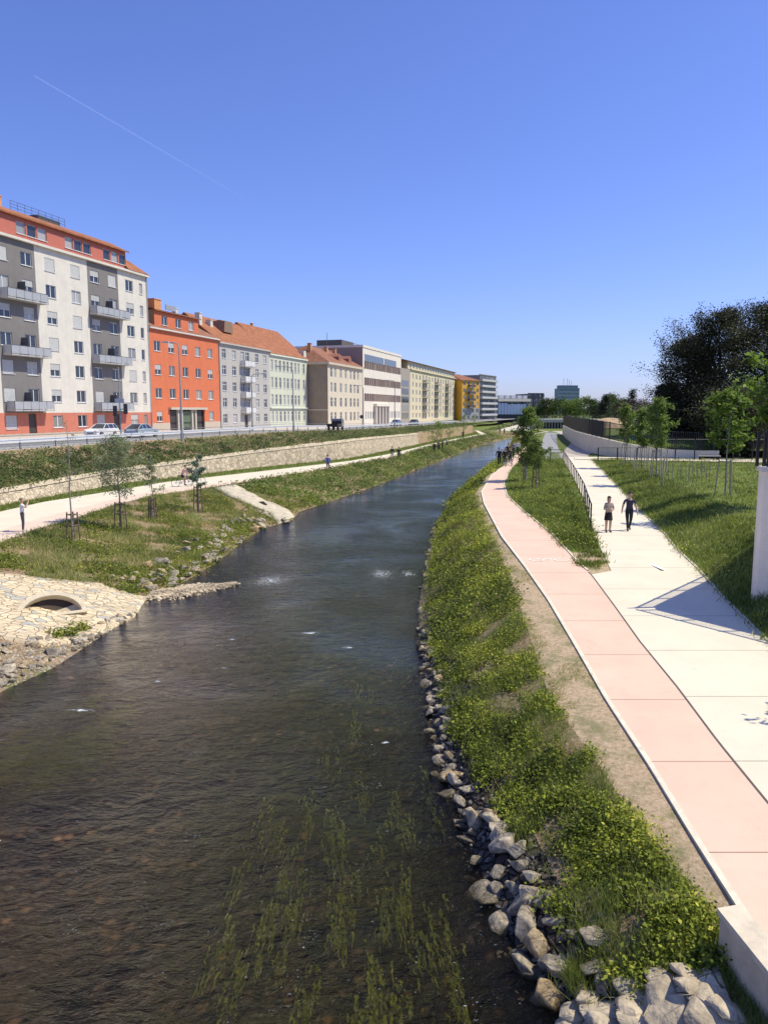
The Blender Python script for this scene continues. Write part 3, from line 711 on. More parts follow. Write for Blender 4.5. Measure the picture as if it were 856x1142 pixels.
def riprap():
    lab = 'angular grey rock in the riprap at the foot of the near right bank'; g = 'riprap rocks along the near right waterline'
    placed = []
    Y = 7.4; n = 0
    rr = random.Random(5)
    while Y < 26 and n < 150:
        s = section(Y); x0 = s[13][0]; x1 = s[14][0]
        rows = 3 if Y < 14 else 2
        for row in range(rows):
            sz = rr.uniform(.32, .78) * (1.0 if Y < 14 else .8)
            x = x0 - .04 + row * .30 + rr.gauss(0, .09)
            yy = Y + rr.gauss(0, .12)
            if in_patch(x, yy): continue
            rock(x, yy, H(x, yy) + sz * .05, sz, lab, g); n += 1
        Y += rr.uniform(.32, .5) if Y < 20 else rr.uniform(.35, .6)
    for px, py, sz in [(560, 945, .7), (590, 1000, .6), (620, 1085, .5), (660, 1085, .45), (545, 915, .55), (600, 1120, .5)]:
        p = G(px, py); rock(p[0], p[1], p[2] + .08, sz, lab, g)
    sm_ = M('slab_warm', (.44, .36, .25), .9, .4, 3, .8, 9); sv = [hullrock(80 + k, 22, (1, .72, .30), sm_) for k in range(5)]
    for px, py, sz in [(640, 1135, .8), (672, 1138, .9), (705, 1130, .95), (740, 1120, .9), (770, 1108, .8), (790, 1120, .8), (700, 1108, .7), (735, 1098, .75), (765, 1092, .6), (655, 1120, .6), (750, 1140, 1.0), (715, 1150, .9), (785, 1140, .9), (810, 1135, .7), (680, 1155, .9), (640, 1158, .9)]:
        p = G(px, py); o = bpy.data.objects.new('stone_slab', rr.choice(sv)); COL.objects.link(o); o.location = (p[0], p[1], p[2] + .10); o.scale = (sz * .8, sz * .8, sz * .8); o.rotation_euler = (rr.gauss(-.1, .1), rr.gauss(.15, .1), rr.uniform(0, 6.28))
        tag(o, 'pale warm stone slab laid at the foot of the beige parapet', 'stone slab', 'pale stone slabs at the bottom right')
    Y = 26.5
    while Y < 62:
        x = R0(Y) + .1 + rr.gauss(0, .12); sz = rr.uniform(.25, .6)
        rock(x, Y, H(x, Y) + .03, sz, 'small grey rock at the waterline of the middle right bank', 'rocks along the middle of the right bank')
        Y += rr.uniform(.6, 1.3)
    # left: rubble below the planted bank
    lab = 'pale grey rubble rock at the foot of the grassy left bank'; g = 'rubble rocks below the grassy left bank'
    for q in range(110):
        u = rr.random(); px = 168 + u * 158; py = np.interp(px, [168, 196, 230, 289, 326], [662, 654, 635, 591, 580])
        p = P(px, py, ZW); x = p[0] - rr.random() ** 1.3 * 2.3; y = p[1] + rr.gauss(0, .4)
        rock(x, y, H(x, y) + .14, rr.uniform(.35, .95), lab, g)
    lab = 'blue grey boulder among gravel in the near left corner of the bank'; g = 'boulders near the left edge below the stone paving'
    for q in range(95):
        px = rr.uniform(-20, 150); base = np.interp(px, [-20, 0, 60, 100, 150], [780, 768, 742, 716, 688])
        py = base - rr.random() * np.interp(px, [-20, 80, 150], [55, 25, 5])
        p = G(px, py); rock(p[0], p[1], p[2] + .03, rr.uniform(.2, .6) * (1.4 if rr.random() < .15 else 1), lab, g)
riprap()
def pebbles(name, pts, size, mat, label):
    base = []
    for s in range(4):
        me = hullrock(50 + s, 9, (1, .8, .5), mat)
        base.append((np.array([v.co[:] for v in me.vertices]), [tuple(p.vertices) for p in me.polygons])); bpy.data.meshes.remove(me)
    V = []; F = []; o = 0
    for (x, y, z) in pts:
        b, f = random.choice(base); s = size * random.uniform(.5, 1.5); a = random.uniform(0, 6.28)
        c, sn = math.cos(a) * s, math.sin(a) * s
        W = np.stack([b[:, 0] * c - b[:, 1] * sn + x, b[:, 0] * sn + b[:, 1] * c + y, b[:, 2] * s + z], 1)
        V += W.tolist(); F += [tuple(i + o for i in q) for q in f]; o += len(W)
    me = bpy.data.meshes.new(name); me.from_pydata(V, [], F); me.materials.append(mat)
    tag(link(name, me), label, 'gravel', kind='stuff')
def gravel():
    pm = M('pebble_beige', (.46, .37, .25), .85, .6, 2.5, .3)
    A = P(168, 664, ZW); B = P(262, 653, ZW); pts = []
    mb = MB(); n = 14; V = []
    for i in range(n + 1):
        u = i / n; c = A * (1 - u) + B * u; w = 1.25 * math.sin(math.pi * min(u * .75 + .25, 1)) + .15
        V.append((c[0], c[1] - w, ZW - .1)); V.append((c[0], c[1] - .3, ZW + .12)); V.append((c[0], c[1] + .4, ZW + .12)); V.append((c[0], c[1] + w, ZW - .1))
    for i in range(n):
        for k in range(3): mb_ = (i * 4 + k, i * 4 + k + 4, i * 4 + k + 5, i * 4 + k + 1); mb.f.append(mb_); mb.mi.append(0)
    mb.v = V
    tag(mb.build('gravel_bar', stonemat('bar_gravel', (.45, .37, .25), (.2, .16, .1), 14, .5, .8, .2)), kind='structure')
    for _ in range(1500):
        u = random.random(); c = A * (1 - u) + B * u; w = 1.25 * math.sin(math.pi * min(u * .75 + .25, 1))
        t = random.gauss(0, .5); pts.append((c[0] + random.gauss(0, .1), c[1] + t * w, ZW + .13 - .12 * abs(t)))
    pebbles('bar_pebbles', pts, .19, pm, 'brown pebbles on the gravel bar in the river')
    pts = []
    for _ in range(1700):
        px = random.uniform(-20, 150); base = np.interp(px, [-20, 0, 60, 100, 150], [782, 772, 745, 718, 688])
        py = base - random.random() * np.interp(px, [-20, 80, 150], [60, 30, 8])
        p = G(px, py); pts.append((p[0], p[1], p[2] + .01))
    pebbles('shore_pebbles', pts, .09, M('pebble_pale', (.45, .39, .3), .85, .4, 6, .3), 'pale pebbles on the near left shore')
    pts = []
    for _ in range(1100):
        u = random.random() ** 1.5; Y = 7 + 20 * u; s = section(Y); x = s[13][0] + random.uniform(-.3, 1.2 if Y < 16 else .7)
        pts.append((x, Y, max(H(x, Y), ZW - .2) + .01))
    pebbles('waterline_pebbles', pts, .12, M('wet_stone', (.16, .14, .115), .6, .4, 5, .3), 'small grey stones between the right bank rocks')
gravel()
def tufts():
    for name, spots, lab in [('grass_tuft', [(652, 1105, .5), (640, 1090, .3)], 'green grass tuft between the rocks at the bottom of the right bank'),
                             ('weed_clump', [(66, 712, .55), (80, 712, .4), (90, 705, .5)], 'leafy green weed clump on the stones of the near left shore')]:
        C = []
        for px, py, s in spots:
            p = G(px, py)
            for _ in range(260): C.append((p[0] + random.gauss(0, s * .3), p[1] + random.gauss(0, s * .3), p[2]))
        C = np.array(C)
        if name == 'grass_tuft': me = grassmesh(name, C, RNG.uniform(.15, .4, len(C)), .012, RNG.beta(2, 3, len(C)), GRS, .5)
        else:
            C[:, 2] += RNG.random(len(C)) * .35; me = leafmesh(name, C, RNG.uniform(.07, .13, len(C)), RNG.beta(2, 3, len(C)), VEG)
        tag(link(name, me), lab, 'plant')
tufts()

# ------------------------------------------------------------------ retaining walls
def retaining():
    mat = stonemat('wall_stone', (.58, .48, .34), (.28, .22, .15), 3.2, .3, .8, .05)
    cap = M('wall_cap', (.66, .55, .39), .9, .25, 1.5, .3)
    def wall(y0, y1, label, fx, slant=0.0, z0=ZL, capw=.5, m=mat, hb=.42):
        t = empty('retaining_wall', (fx(y0), y0, z0), 0, label, 'retaining wall')
        ys = [y0] + [y for y in YR if y0 < y < y1] + [y1]; o0 = np.array([fx(y0), y0, z0])
        b = MB(); c = MB()
        for i, Y in enumerate(ys):
            x = fx(Y); zt = zwt(Y) + .1
            if slant and Y > y1 - slant: pass
            b.v += [tuple(np.array(q) - o0) for q in [(x + .08, Y, ZL - .3), (x - hb + .05, Y, zt - .28), (x - 1.2, Y, zt - .28)]]
            c.v += [tuple(np.array(q) - o0) for q in [(x - hb + .12, Y, zt - .26), (x - hb + .1, Y, zt), (x - hb - capw, Y, zt + .02), (x - hb - capw, Y, zt - .4)]]
            if i:
                o = (i - 1) * 3
                for k in range(2): b.f.append((o + k, o + k + 1, o + 3 + k + 1, o + 3 + k)); b.mi.append(0)
                o = (i - 1) * 4
                for k in range(3): c.f.append((o + k, o + k + 1, o + 4 + k + 1, o + 4 + k)); c.mi.append(0)
        b.f.append((len(b.v) - 3, len(b.v) - 2, len(b.v) - 1)); b.mi.append(0)
        b.build('stone_face', m, t); c.build('coping', cap, t)
    wall(-8, 139, 'long sloping rubble stone retaining wall above the left path', lambda Y: section(Y)[5][0])
    wall(142, 226, 'farther tan retaining wall set back beyond the long stone wall', lambda Y: section(Y)[5][0] - .5, m=stonemat('wall_tan', (.42, .35, .25), (.3, .25, .18), 1.5, .15, .3, .03))
retaining()

# ------------------------------------------------------------------ buildings
def glassmat():
    m, nt = newmat('window_glass')
    rnd = nt.add('ShaderNodeObjectInfo').outputs['Random']
    tc = nt.add('ShaderNodeTexCoord').outputs['Object']
    wv = nt.add('ShaderNodeTexWave', {'Vector': tc, 'Scale': 4.0, 'Distortion': 2.0}, bands_direction='X').outputs[0]
    cur = nt.mix(.4, (.42, .41, .38), nt.ramp(wv, [(0, .4), (1, 1.0)]), 'MULTIPLY')
    c = nt.mix(nt.ramp(rnd, [(.55, 0.0), (.6, .55), (.8, 1.0)]), (.03, .04, .055), cur)
    out(nt, nt.add('ShaderNodeBsdfPrincipled', {'Base Color': c, 'Roughness': .08, 'Specular IOR Level': .6}).outputs[0]); MATS['window_glass'] = m; return m
GLASS = glassmat()
WFR = M('white_frame', (.72, .72, .70), .5, .05)
SHUT = M('roller_shutter', (.50, .50, .48), .6, .08)
CURT = M('curtain', (.45, .43, .40), .9, .15)
TILE = None
def tilemat(name, col):
    m, nt = newmat(name)
    pos = nt.add('ShaderNodeTexCoord').outputs['Object']
    w = nt.add('ShaderNodeTexWave', {'Vector': pos, 'Scale': 1.4, 'Distortion': .4, 'Detail': 2.0}, bands_direction='X').outputs[0]
    w2 = nt.add('ShaderNodeTexWave', {'Vector': pos, 'Scale': 1.0, 'Distortion': .3}, bands_direction='Z').outputs[0]
    n = nt.add('ShaderNodeTexNoise', {'Vector': pos, 'Scale': 1.2, 'Detail': 6.0, 'Roughness': .7}).outputs[0]
    c = nt.ramp(n, [(.3, tuple(x * .6 for x in col)), (.7, tuple(x * 1.25 for x in col))])
    c = nt.mix(.45, c, nt.ramp(nt.math('MULTIPLY', w, w2), [(0, .45), (.5, 1.0)]), 'MULTIPLY')
    out(nt, nt.add('ShaderNodeBsdfPrincipled', {'Base Color': c, 'Roughness': .85, 'Specular IOR Level': .15}).outputs[0]); MATS[name] = m; return m
TILE = tilemat('roof_tile', (.40, .165, .085)); TILE2 = tilemat('roof_tile_brown', (.34, .16, .10))
ALL_HOLES = {}
def holewall(x0, x1, z0, z1, holes, depth=.2, y=0.0):
    xs = sorted(set([x0, x1] + [min(max(h[k], x0), x1) for h in holes for k in (0, 1)]))
    zs = sorted(set([z0, z1] + [min(max(h[k], z0), z1) for h in holes for k in (2, 3)]))
    mb = MB()
    idx = {}
    def vid(i, k):
        if (i, k) not in idx: idx[(i, k)] = len(mb.v); mb.v.append((xs[i], y, zs[k]))
        return idx[(i, k)]
    for i in range(len(xs) - 1):
        for k in range(len(zs) - 1):
            cx, cz = (xs[i] + xs[i + 1]) / 2, (zs[k] + zs[k + 1]) / 2
            if any(h[0] < cx < h[1] and h[2] < cz < h[3] for h in holes): continue
            mb.f.append((vid(i, k), vid(i + 1, k), vid(i + 1, k + 1), vid(i, k + 1))); mb.mi.append(0)
    for a, b, c, d in holes:
        if b <= x0 or a >= x1 or d <= z0 or c >= z1: continue
        a, b, c, d = max(a, x0), min(b, x1), max(c, z0), min(d, z1)
        e = y + depth
        mb.add([(a, y, c), (a, e, c), (a, e, d), (a, y, d)], [(0, 1, 2, 3)]); mb.add([(b, y, c), (b, y, d), (b, e, d), (b, e, c)], [(0, 1, 2, 3)])
        mb.add([(a, y, c), (b, y, c), (b, e, c), (a, e, c)], [(0, 1, 2, 3)]); mb.add([(a, y, d), (a, e, d), (b, e, d), (b, y, d)], [(0, 1, 2, 3)])
    return mb
WC = {}
def window(par, cx, cz, w, h, style='plain', y=0.0, sub=True, frame=None, glass=None):
    """style: plain, double, shut, half; frame mesh plus pane child"""
    frame = frame or WFR; glass = glass or GLASS
    key = (round(w, 2), round(h, 2), style, frame.name, glass.name, sub)
    if key not in WC:
        f = MB(); b = .07; d0, d1 = .10, .17; W, Hh = w / 2, h / 2
        f.box(-W, -W + b, d0, d1, -Hh, Hh); f.box(W - b, W, d0, d1, -Hh, Hh); f.box(-W + b, W - b, d0, d1, Hh - b, Hh); f.box(-W + b, W - b, d0, d1, -Hh, -Hh + b)
        if style != 'single': f.box(-.05, .05, d0 - .005, d1 - .01, -Hh + b, Hh - b)
        if w > 2.2: f.box(-w / 4 - .04, -w / 4 + .04, d0, d1 - .01, -Hh + b, Hh - b)
        if style == 'cross': f.box(-W + b, W - b, d0 + .003, d1 - .01, Hh * .3, Hh * .3 + .07)
        g = MB(); g.add([(-W, .15, -Hh), (W, .15, -Hh), (W, .15, Hh), (-W, .15, Hh)], [(0, 1, 2, 3)])
        s = None
        if style in ('shut', 'half'):
            s = MB(); lo = -Hh + .05 if style == 'shut' else 0.0
            n = 8
            for k in range(n):
                z0 = lo + (Hh - lo) * k / n; z1 = lo + (Hh - lo) * (k + 1) / n
                s.box(-W + .02, W - .02, .05, .09, z0 + .012, z1)
        si = MB().box(-W - .06, W + .06, -.09, .1, -Hh - .06, -Hh)
        if sub: WC[key] = (f.mesh('window', frame), g.mesh('pane', glass), s.mesh('shutter', SHUT) if s else None, si.mesh('sill', WFR))
        else:
            f.add(g.v, [tuple(q) for q in g.f], 1); 
            WC[key] = (f.mesh('window', [frame, glass]), None, None, None)
    f, g, s, si = WC[key]
    o = bpy.data.objects.new('window', f); COL.objects.link(o); o.parent = par; o.location = (cx, y, cz)
    for nm, me in (('pane', g), ('shutter', s), ('sill', si)):
        if me is None: continue
        q = bpy.data.objects.new(nm, me); COL.objects.link(q); q.parent = o
    return o
def hole(cx, cz, w, h): return (cx - w / 2, cx + w / 2, cz - h / 2, cz + h / 2)
def body(par, L, D, Hh, mat, y0=0.0, front=False, end_mat=None):
    mb = MB()
    v = [(0, y0, 0), (L, y0, 0), (L, D, 0), (0, D, 0), (0, y0, Hh), (L, y0, Hh), (L, D, Hh), (0, D, Hh)]
    fs = [(1, 2, 6, 5), (2, 3, 7, 6), (3, 0, 4, 7), (4, 5, 6, 7)]
    mb.add(v, fs)
    if front: mb.add(v, [(0, 1, 5, 4)])
    mb.build('side_wall', end_mat or mat, par)
    # dark interior liner behind the window openings
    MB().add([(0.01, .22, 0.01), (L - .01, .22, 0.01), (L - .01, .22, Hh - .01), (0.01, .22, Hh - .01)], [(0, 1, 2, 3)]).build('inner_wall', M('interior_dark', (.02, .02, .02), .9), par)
def gable(par, L, D, Hh, rh, mat, ov=.5, hipA=0.0, hipB=0.0, name='roof', wallm=None):
    mb = MB(); z = Hh
    v = [(-ov * (hipA > 0), -ov, z), (L + ov * (hipB > 0), -ov, z), (L + ov * (hipB > 0), D + ov, z), (-ov * (hipA > 0), D + ov, z), (hipA, D / 2, z + rh), (L - hipB, D / 2, z + rh)]
    mb.add(v, [(0, 1, 5, 4), (2, 3, 4, 5), (1, 2, 5), (3, 0, 4), (0, 3, 2, 1)])
    return mb.build(name, mat, par)
def chimney(par, roofo, x, y, z, w=.7, h=1.6, mat=None):
    mb = MB(); mb.box(x - w / 2, x + w / 2, y - w / 2, y + w / 2, z - 1.5, z + h); mb.box(x - w / 2 - .08, x + w / 2 + .08, y - w / 2 - .08, y + w / 2 + .08, z + h, z + h + .12)
    mb.build('chimney', mat or M('chimney_plaster', (.55, .3, .15), .9, .2), roofo)
def facade_origin(Y): return np.array([FL(Y), Y, zstreet(Y)])
UDIR = np.array([MF, 1.0]) / math.hypot(MF, 1)
ANG = math.atan2(UDIR[1], UDIR[0])
def fY(px, py=400, off=0.0):
    d = ray(px, py); k = d[0] / d[1]   # X = kY ; X = MF Y + CF + off
    return (CF + off) / (k - MF)
def S(Y, Y0): return (Y - Y0) * math.hypot(MF, 1)
def bld(name, Y0, off, label, cat='building', z=None, ang=None):
    return empty(name, (FL(Y0) + off, Y0, zstreet(Y0) - .1 if z is None else z), ANG if ang is None else ang, label, cat)
def zabove(px, py, Y, z0): return PY(px, py, Y)[2] - z0

DOOR = M('dark_door', (.06, .05, .045), .5, .1)
BALC = M('balcony_panel', (.36, .37, .39), .5, .08, 3)
def balcony(par, x0, x1, z0, z1, d=1.15, mat=None, rail=False):
    mb = MB(); mb.box(x0, x1, -d, 0, z0, z0 + .14, 0)
    mb.box(x0, x0 + .05, -d, -.02, z0 + .22, z1, 1); mb.box(x1 - .05, x1, -d, -.02, z0 + .22, z1, 1); 
    n = max(2, int((x1 - x0) / 1.1)); w = (x1 - x0) / n
    for k in range(n): mb.box(x0 + k * w + .03, x0 + (k + 1) * w - .03, -d - .03, -d, z0 + .22, z1 - .05, 1)
    mb.box(x0 - .02, x1 + .02, -d - .05, -d + .02, z1 - .03, z1 + .02, 2)
    for k in range(n + 1): mb.box(x0 + k * w - .02, x0 + k * w + .02, -d - .02, -d + .02, z0, z1, 2)
    mb.build('balcony', [M('slab', (.4, .4, .4), .8), mat or BALC, M('rail_dark', (.1, .1, .11), .5)], par)

def b1():
    YA = fY(1, 430) - 11.5; YE = fY(166.5, 400)
    L = S(YE, YA); z0 = 2.5
    t = bld('apartment_building', YA, 0, 'tall grey and white apartment block with red top and grey balconies', z=z0)
    T = lambda px, py=400: S(fY(px, py), YA)
    sec = [0, T(1, 415), T(43.8, 380), T(100.8, 380), T(134.3, 380), L]
    red = M('plaster_red', (.52, .18, .12), .9, .08, 1, streak=.1); wh = M('plaster_white', (.64, .60, .52), .9, .07, 1, streak=.14); gr = M('plaster_grey', (.20, .185, .175), .9, .06, 1, streak=.1)
    cols = [(2.2, 'w'), (7.0, 'w'), (T(7.3, 380), 'w'), (T(34.5, 380), 'w'), (T(59.9, 380), 'w'), (T(87.6, 380), 'w'), (T(108.6, 380), 'w'), (T(127.9, 380), 'w'), (T(146.6, 380), 'w'), (T(159.2, 380), 'n')]
    He = 22.1; holes = []
    sty = ['double'] * 6 + ['half', 'half', 'shut', 'shut']
    rr = random.Random(3)
    for k in range(7):
        for i, (x, q) in enumerate(cols):
            if k == 0 and i in (3, 7): continue
            w = 1.75 if q == 'w' else .8; cz = 1.7 + 3.1 * k
            holes.append(hole(x, cz, w, 1.5))
            window(t, x, cz, w, 1.5, 'single' if q == 'n' else rr.choice(sty))
    doors = [(cols[3][0] - .5, 1.3, 2.4), (cols[7][0] - .3, 1.3, 2.3)]
    for x, w, h in doors:
        holes.append((x - w / 2, x + w / 2, .25, h + .25)); MB().box(x - w / 2, x + w / 2, .12, .17, .25, h + .25).build('door', DOOR, t)
    mats = [wh, gr, wh, gr, wh]
    for a, b, m in zip(sec, sec[1:], mats): holewall(a, b, 2.75, He, holes).build('wall', m, t)
    holewall(0, L, .35, 2.75, holes, y=0).build('ground_floor_wall', red, t)
    MB().box(0, L, -.05, .0, 0, .36).build('plinth', M('plinth_beige', (.45, .38, .3), .9), t)
    body(t, L, 13, He, wh)
    for a, b in ((1, 2), (3, 4)):
        for k in (1, 3, 5):
            cz = 1.7 + 3.1 * k; balcony(t, sec[a] + .1 + (0.4 if a == 1 else 0), sec[b] + (.5 if b == 2 else .8), cz - 1.85, cz - .72)
            x = (cols[2][0] + cols[3][0]) / 2 if a == 1 else (cols[6][0] + cols[7][0]) / 2
            MB().box(x + .35, x + .41, -1.0, 0, cz - 1.7, cz + .3).build('balcony_divider', M('rail_dark', (.1, .1, .11)), t)
    MB().box(-.1, L + .15, -.45, .0, He, He + .28).build('cornice', wh, t)
    # attic storey
    XA = T(141, 290); ah = []
    for g_ in [(T(37, 265)), (T(88.5, 280)), (T(129, 290)), 3.0]:
        for k in (-1, 0, 1): ah.append((g_ + k * 1.75, He + 1.55))
    hs = [hole(x, z, 1.5, 1.35) for x, z in ah]
    holewall(0, XA, He + .28, He + 2.75, hs, y=.15).build('attic_wall', M('attic_red', (.48, .15, .11), .85, .06), t)
    for x, z in ah: window(t, x, z, 1.5, 1.35, 'single', y=.15, frame=M('grey_frame', (.5, .5, .5), .5))
    MB().add([(XA, .15, He + .28), (XA, 6, He + .28), (XA, 6, He + 2.75), (XA, .15, He + 2.75)], [(0, 1, 2, 3)]).build('attic_end_wall', MATS['attic_red'], t)
    rf = MB(); rf.add([(-.1, -.2, He + 2.75), (XA + .3, -.2, He + 2.75), (XA + .1, 2.4, He + 4.0), (-.1, 2.4, He + 4.0), (XA + .3, 6, He + 2.75), (XA + .1, 5, He + 4.0), (-.1, 5, He + 4.0)], [(0, 1, 2, 3), (1, 4, 5, 2), (3, 2, 5, 6)])
    rf.box(-.1, XA + .32, -.28, -.2, He + 2.6, He + 2.78)
    r1 = rf.build('roof', TILE, t)
    r2 = MB(); r2.add([(XA - .3, -.5, He + .3), (L + .25, -.5, He + .3), (L + .25, 13, He + .3), (XA - .3, 2.6, He + 3.4), (XA - 1, 6.5, He + 4.2)], [(0, 1, 3), (1, 2, 4, 3)]); r2.build('roof', TILE, t)
    chimney(t, r1, T(20, 233), 3.0, He + 3.8, .9, 1.3)
    rl = MB(); xa, xb = T(33, 240), T(92, 255)
    for k in range(9):
        x = xa + (xb - xa) * k / 8; rl.tube([(x, 2.6, He + 4), (x, 2.6, He + 5.1)], .03, 4)
    for zz in (4.4, 4.75, 5.1): rl.tube([(xa, 2.6, He + zz), (xb, 2.6, He + zz)], .025, 4)
    rl.box(xa + 5, xa + 9, 3, 4.2, He + 3.9, He + 4.7)
    rl.build('roof_railing', M('rail_dark', (.1, .1, .11)), t)
    dp = MB().tube([(L - .1, -.12, 0), (L - .1, -.12, He)], .06, 6); dp.build('downpipe', M('pipe_grey', (.3, .3, .3), .5), t)
    return YE
Y1 = b1()
def b2():
    YA = Y1 + .05; YE = fY(244.5, 430); L = S(YE, YA); z0 = zstreet(YA) - .25
    t = bld('apartment_building', YA, 0, 'orange four storey apartment house with dark entrance portal and attic', z=z0)
    T = lambda px, py: S(fY(px, py), YA)
    He = zabove(172, 367, YA + 2, z0); fh = (He - 1.3) / 4.0
    org = M('plaster_orange', (.60, .17, .08), .9, .07, .8, streak=.08); bei = M('plaster_beige', (.5, .42, .33), .9, .08)
    cx = [T(p, 420) for p in (176.5, 192, 207, 221.2, 234.5)]
    hs = []; rr = random.Random(9)
    for k in range(4):
        for i, x in enumerate(cx):
            if k == 0 and i in (1, 2, 3): continue
            cz = 2.35 + fh * k; w = 1.65 if (k or i) else 1.5
            hs.append(hole(x, cz, w, 1.5)); window(t, x, cz, w, 1.5, rr.choice(['double', 'double', 'double', 'half']))
    px0, px1 = cx[1] - 1.1, cx[3] + 1.6; hs.append((px0, px1, .1, 3.35))
    holewall(0, L, 1.35, He, hs).build('wall', org, t); holewall(0, L, 0, 1.35, hs, y=-.03).build('base_wall', bei, t)
    p = MB(); p.box(px0 - .3, px1 + .3, -.5, .1, 3.35, 3.7)
    w_ = (px1 - px0)
    for f in (.22, .32, .62, .72): p.box(px0 + w_ * f - .2, px0 + w_ * f + .25, -.12, .3, 0, 3.35)
    p.build('portal', M('portal_stone', (.5, .46, .38), .9), t)
    MB().box(px0 + w_ * .34, px0 + w_ * .6, .12, .2, .5, 3.1).build('shop_window', M('shop_glass', (.12, .16, .11), .15, .3, 3), t)
    for f in (.1, .85): MB().box(px0 + w_ * f - w_ * .08, px0 + w_ * f + w_ * .08, .15, .21, .05, 3.2).build('door', DOOR, t)
    body(t, L, 13, He, org)
    MB().box(-.02, L, -.4, 0, He, He + .2).build('cornice', M('cornice_white', (.6, .58, .54), .8), t)
    xa, xb = .8, T(225, 372)
    g = gable(t, L, 13, He + .2, 3.4, TILE2, .4)
    ah = [hole(T(q, 362), He + 1.6, 1.6, 1.4) for q in (187.5, 202.5, 216.5)]
    holewall(xa + 1.8, xb, He + .2, He + 3.0, ah, y=.6).build('attic_wall', org, t)
    for h in ah: window(t, (h[0] + h[1]) / 2, (h[2] + h[3]) / 2, 1.6, 1.4, 'double', y=.6)
    MB().add([(xa + 1.8, .6, He + .2), (xa + 1.8, 7, He + .2), (xa + 1.8, 7, He + 3), (xa + 1.8, .6, He + 3)], [(0, 1, 2, 3)]).build('attic_end_wall', M('attic_brown', (.3, .19, .13), .9), t)
    MB().add([(xb, .6, He + .2), (xb, 5, He + .2), (xb, 5, He + 3), (xb, .6, He + 3)], [(0, 1, 2, 3)]).build('attic_end_wall', MATS['attic_brown'], t)
    r = MB(); r.add([(xa + 1.5, .3, He + 3), (xb + .3, .3, He + 3), (xb, 5, He + 4.1), (xa + 1.5, 5, He + 4.1), (xa + 1.5, 9, He + 3.0), (xb, 9, He + 3.0)], [(0, 1, 2, 3), (3, 2, 5, 4)]); r.box(xa + 1.5, xb + .3, .22, .3, He + 2.85, He + 3.03)
    ro = r.build('roof', TILE2, t)
    chimney(t, ro, xa + 2.2, 3.5, He + 4, 1.0, 1.0); chimney(t, ro, xa + 6, 3.5, He + 4, 1.9, 1.0, M('chimney_orange', (.6, .28, .12), .9)); chimney(t, ro, xb - .6, 4.5, He + 3.4, .7, 1.3, M('chimney_white', (.6, .57, .5), .9))
    q = MB(); q.box(xa + 9, xa + 12, 3.0, 3.1, He + 3.9, He + 4.7); q.build('roof_panel', M('panel_grey', (.3, .32, .35), .4), ro)
    return YE
Y2 = b2()
def b3():
    YA = Y2 + .05; YE = fY(300.5, 430); L = S(YE, YA); z0 = zstreet(YA) - .2
    t = bld('apartment_building', YA, 0, 'light grey five storey house with a column of small white balconies', z=z0)
    T = lambda px, py: S(fY(px, py), YA)
    He = zabove(247, 383, YA + 1, z0); fh = (He - .9) / 5
    gr = M('plaster_lightgrey', (.44, .42, .385), .9, .06, .8, streak=.12)
    cx = [T(p, 430) for p in (250.5, 261.5, 271.0, 276.5, 286.8, 295.7)]; hs = []; rr = random.Random(4)
    for k in range(5):
        for i, x in enumerate(cx):
            if k == 0 and i in (2, 3): continue
            cz = 2.1 + fh * k; w = 1.5
            hs.append(hole(x, cz, w, 1.6)); window(t, x, cz, w, 1.6, 'cross')
        if k:
            xm = (cx[2] + cx[3]) / 2; balcony(t, xm - 2.0, xm + 2.2, 2.1 + fh * k - 2.0, 2.1 + fh * k - .8, 1.0, M('balcony_white', (.62, .62, .6), .6))
    xd = (cx[2] + cx[3]) / 2; hs.append((xd - .7, xd + .7, .1, 2.7)); MB().box(xd - .7, xd + .7, .12, .18, .1, 2.7).build('door', DOOR, t)
    holewall(0, L, 0, He, hs).build('wall', gr, t); body(t, L, 13, He, gr)
    MB().box(0, L, -.4, 0, He, He + .25).build('cornice', M('cornice_grey', (.45, .43, .4), .8), t)
    r = gable(t, L, 13, He + .25, 5.2, TILE, .4)
    for x, h, m in ((T(238, 350), 2.0, 'chimney_white'), (T(250, 356), 1.2, 'chimney_white'), (T(262, 358), 1.6, 'chimney_plaster')): chimney(t, r, x + 2, 4.0, He + 3.2, .9, h, MATS[m])
    d = MB(); xs = T(262, 360); d.prism([(xs, He + 2.6), (xs + 3.5, He + 2.6), (xs + 3.2, He + 4.6), (xs + .3, He + 4.6)], 2.2, 5.5); d.build('dormer', M('dormer_brown', (.25, .17, .12), .8), r)
    dp = MB().tube([(.1, -.1, 0), (.1, -.1, He)], .07, 6); dp.build('downpipe', MATS['pipe_grey'], t)
    return YE
Y3 = b3()
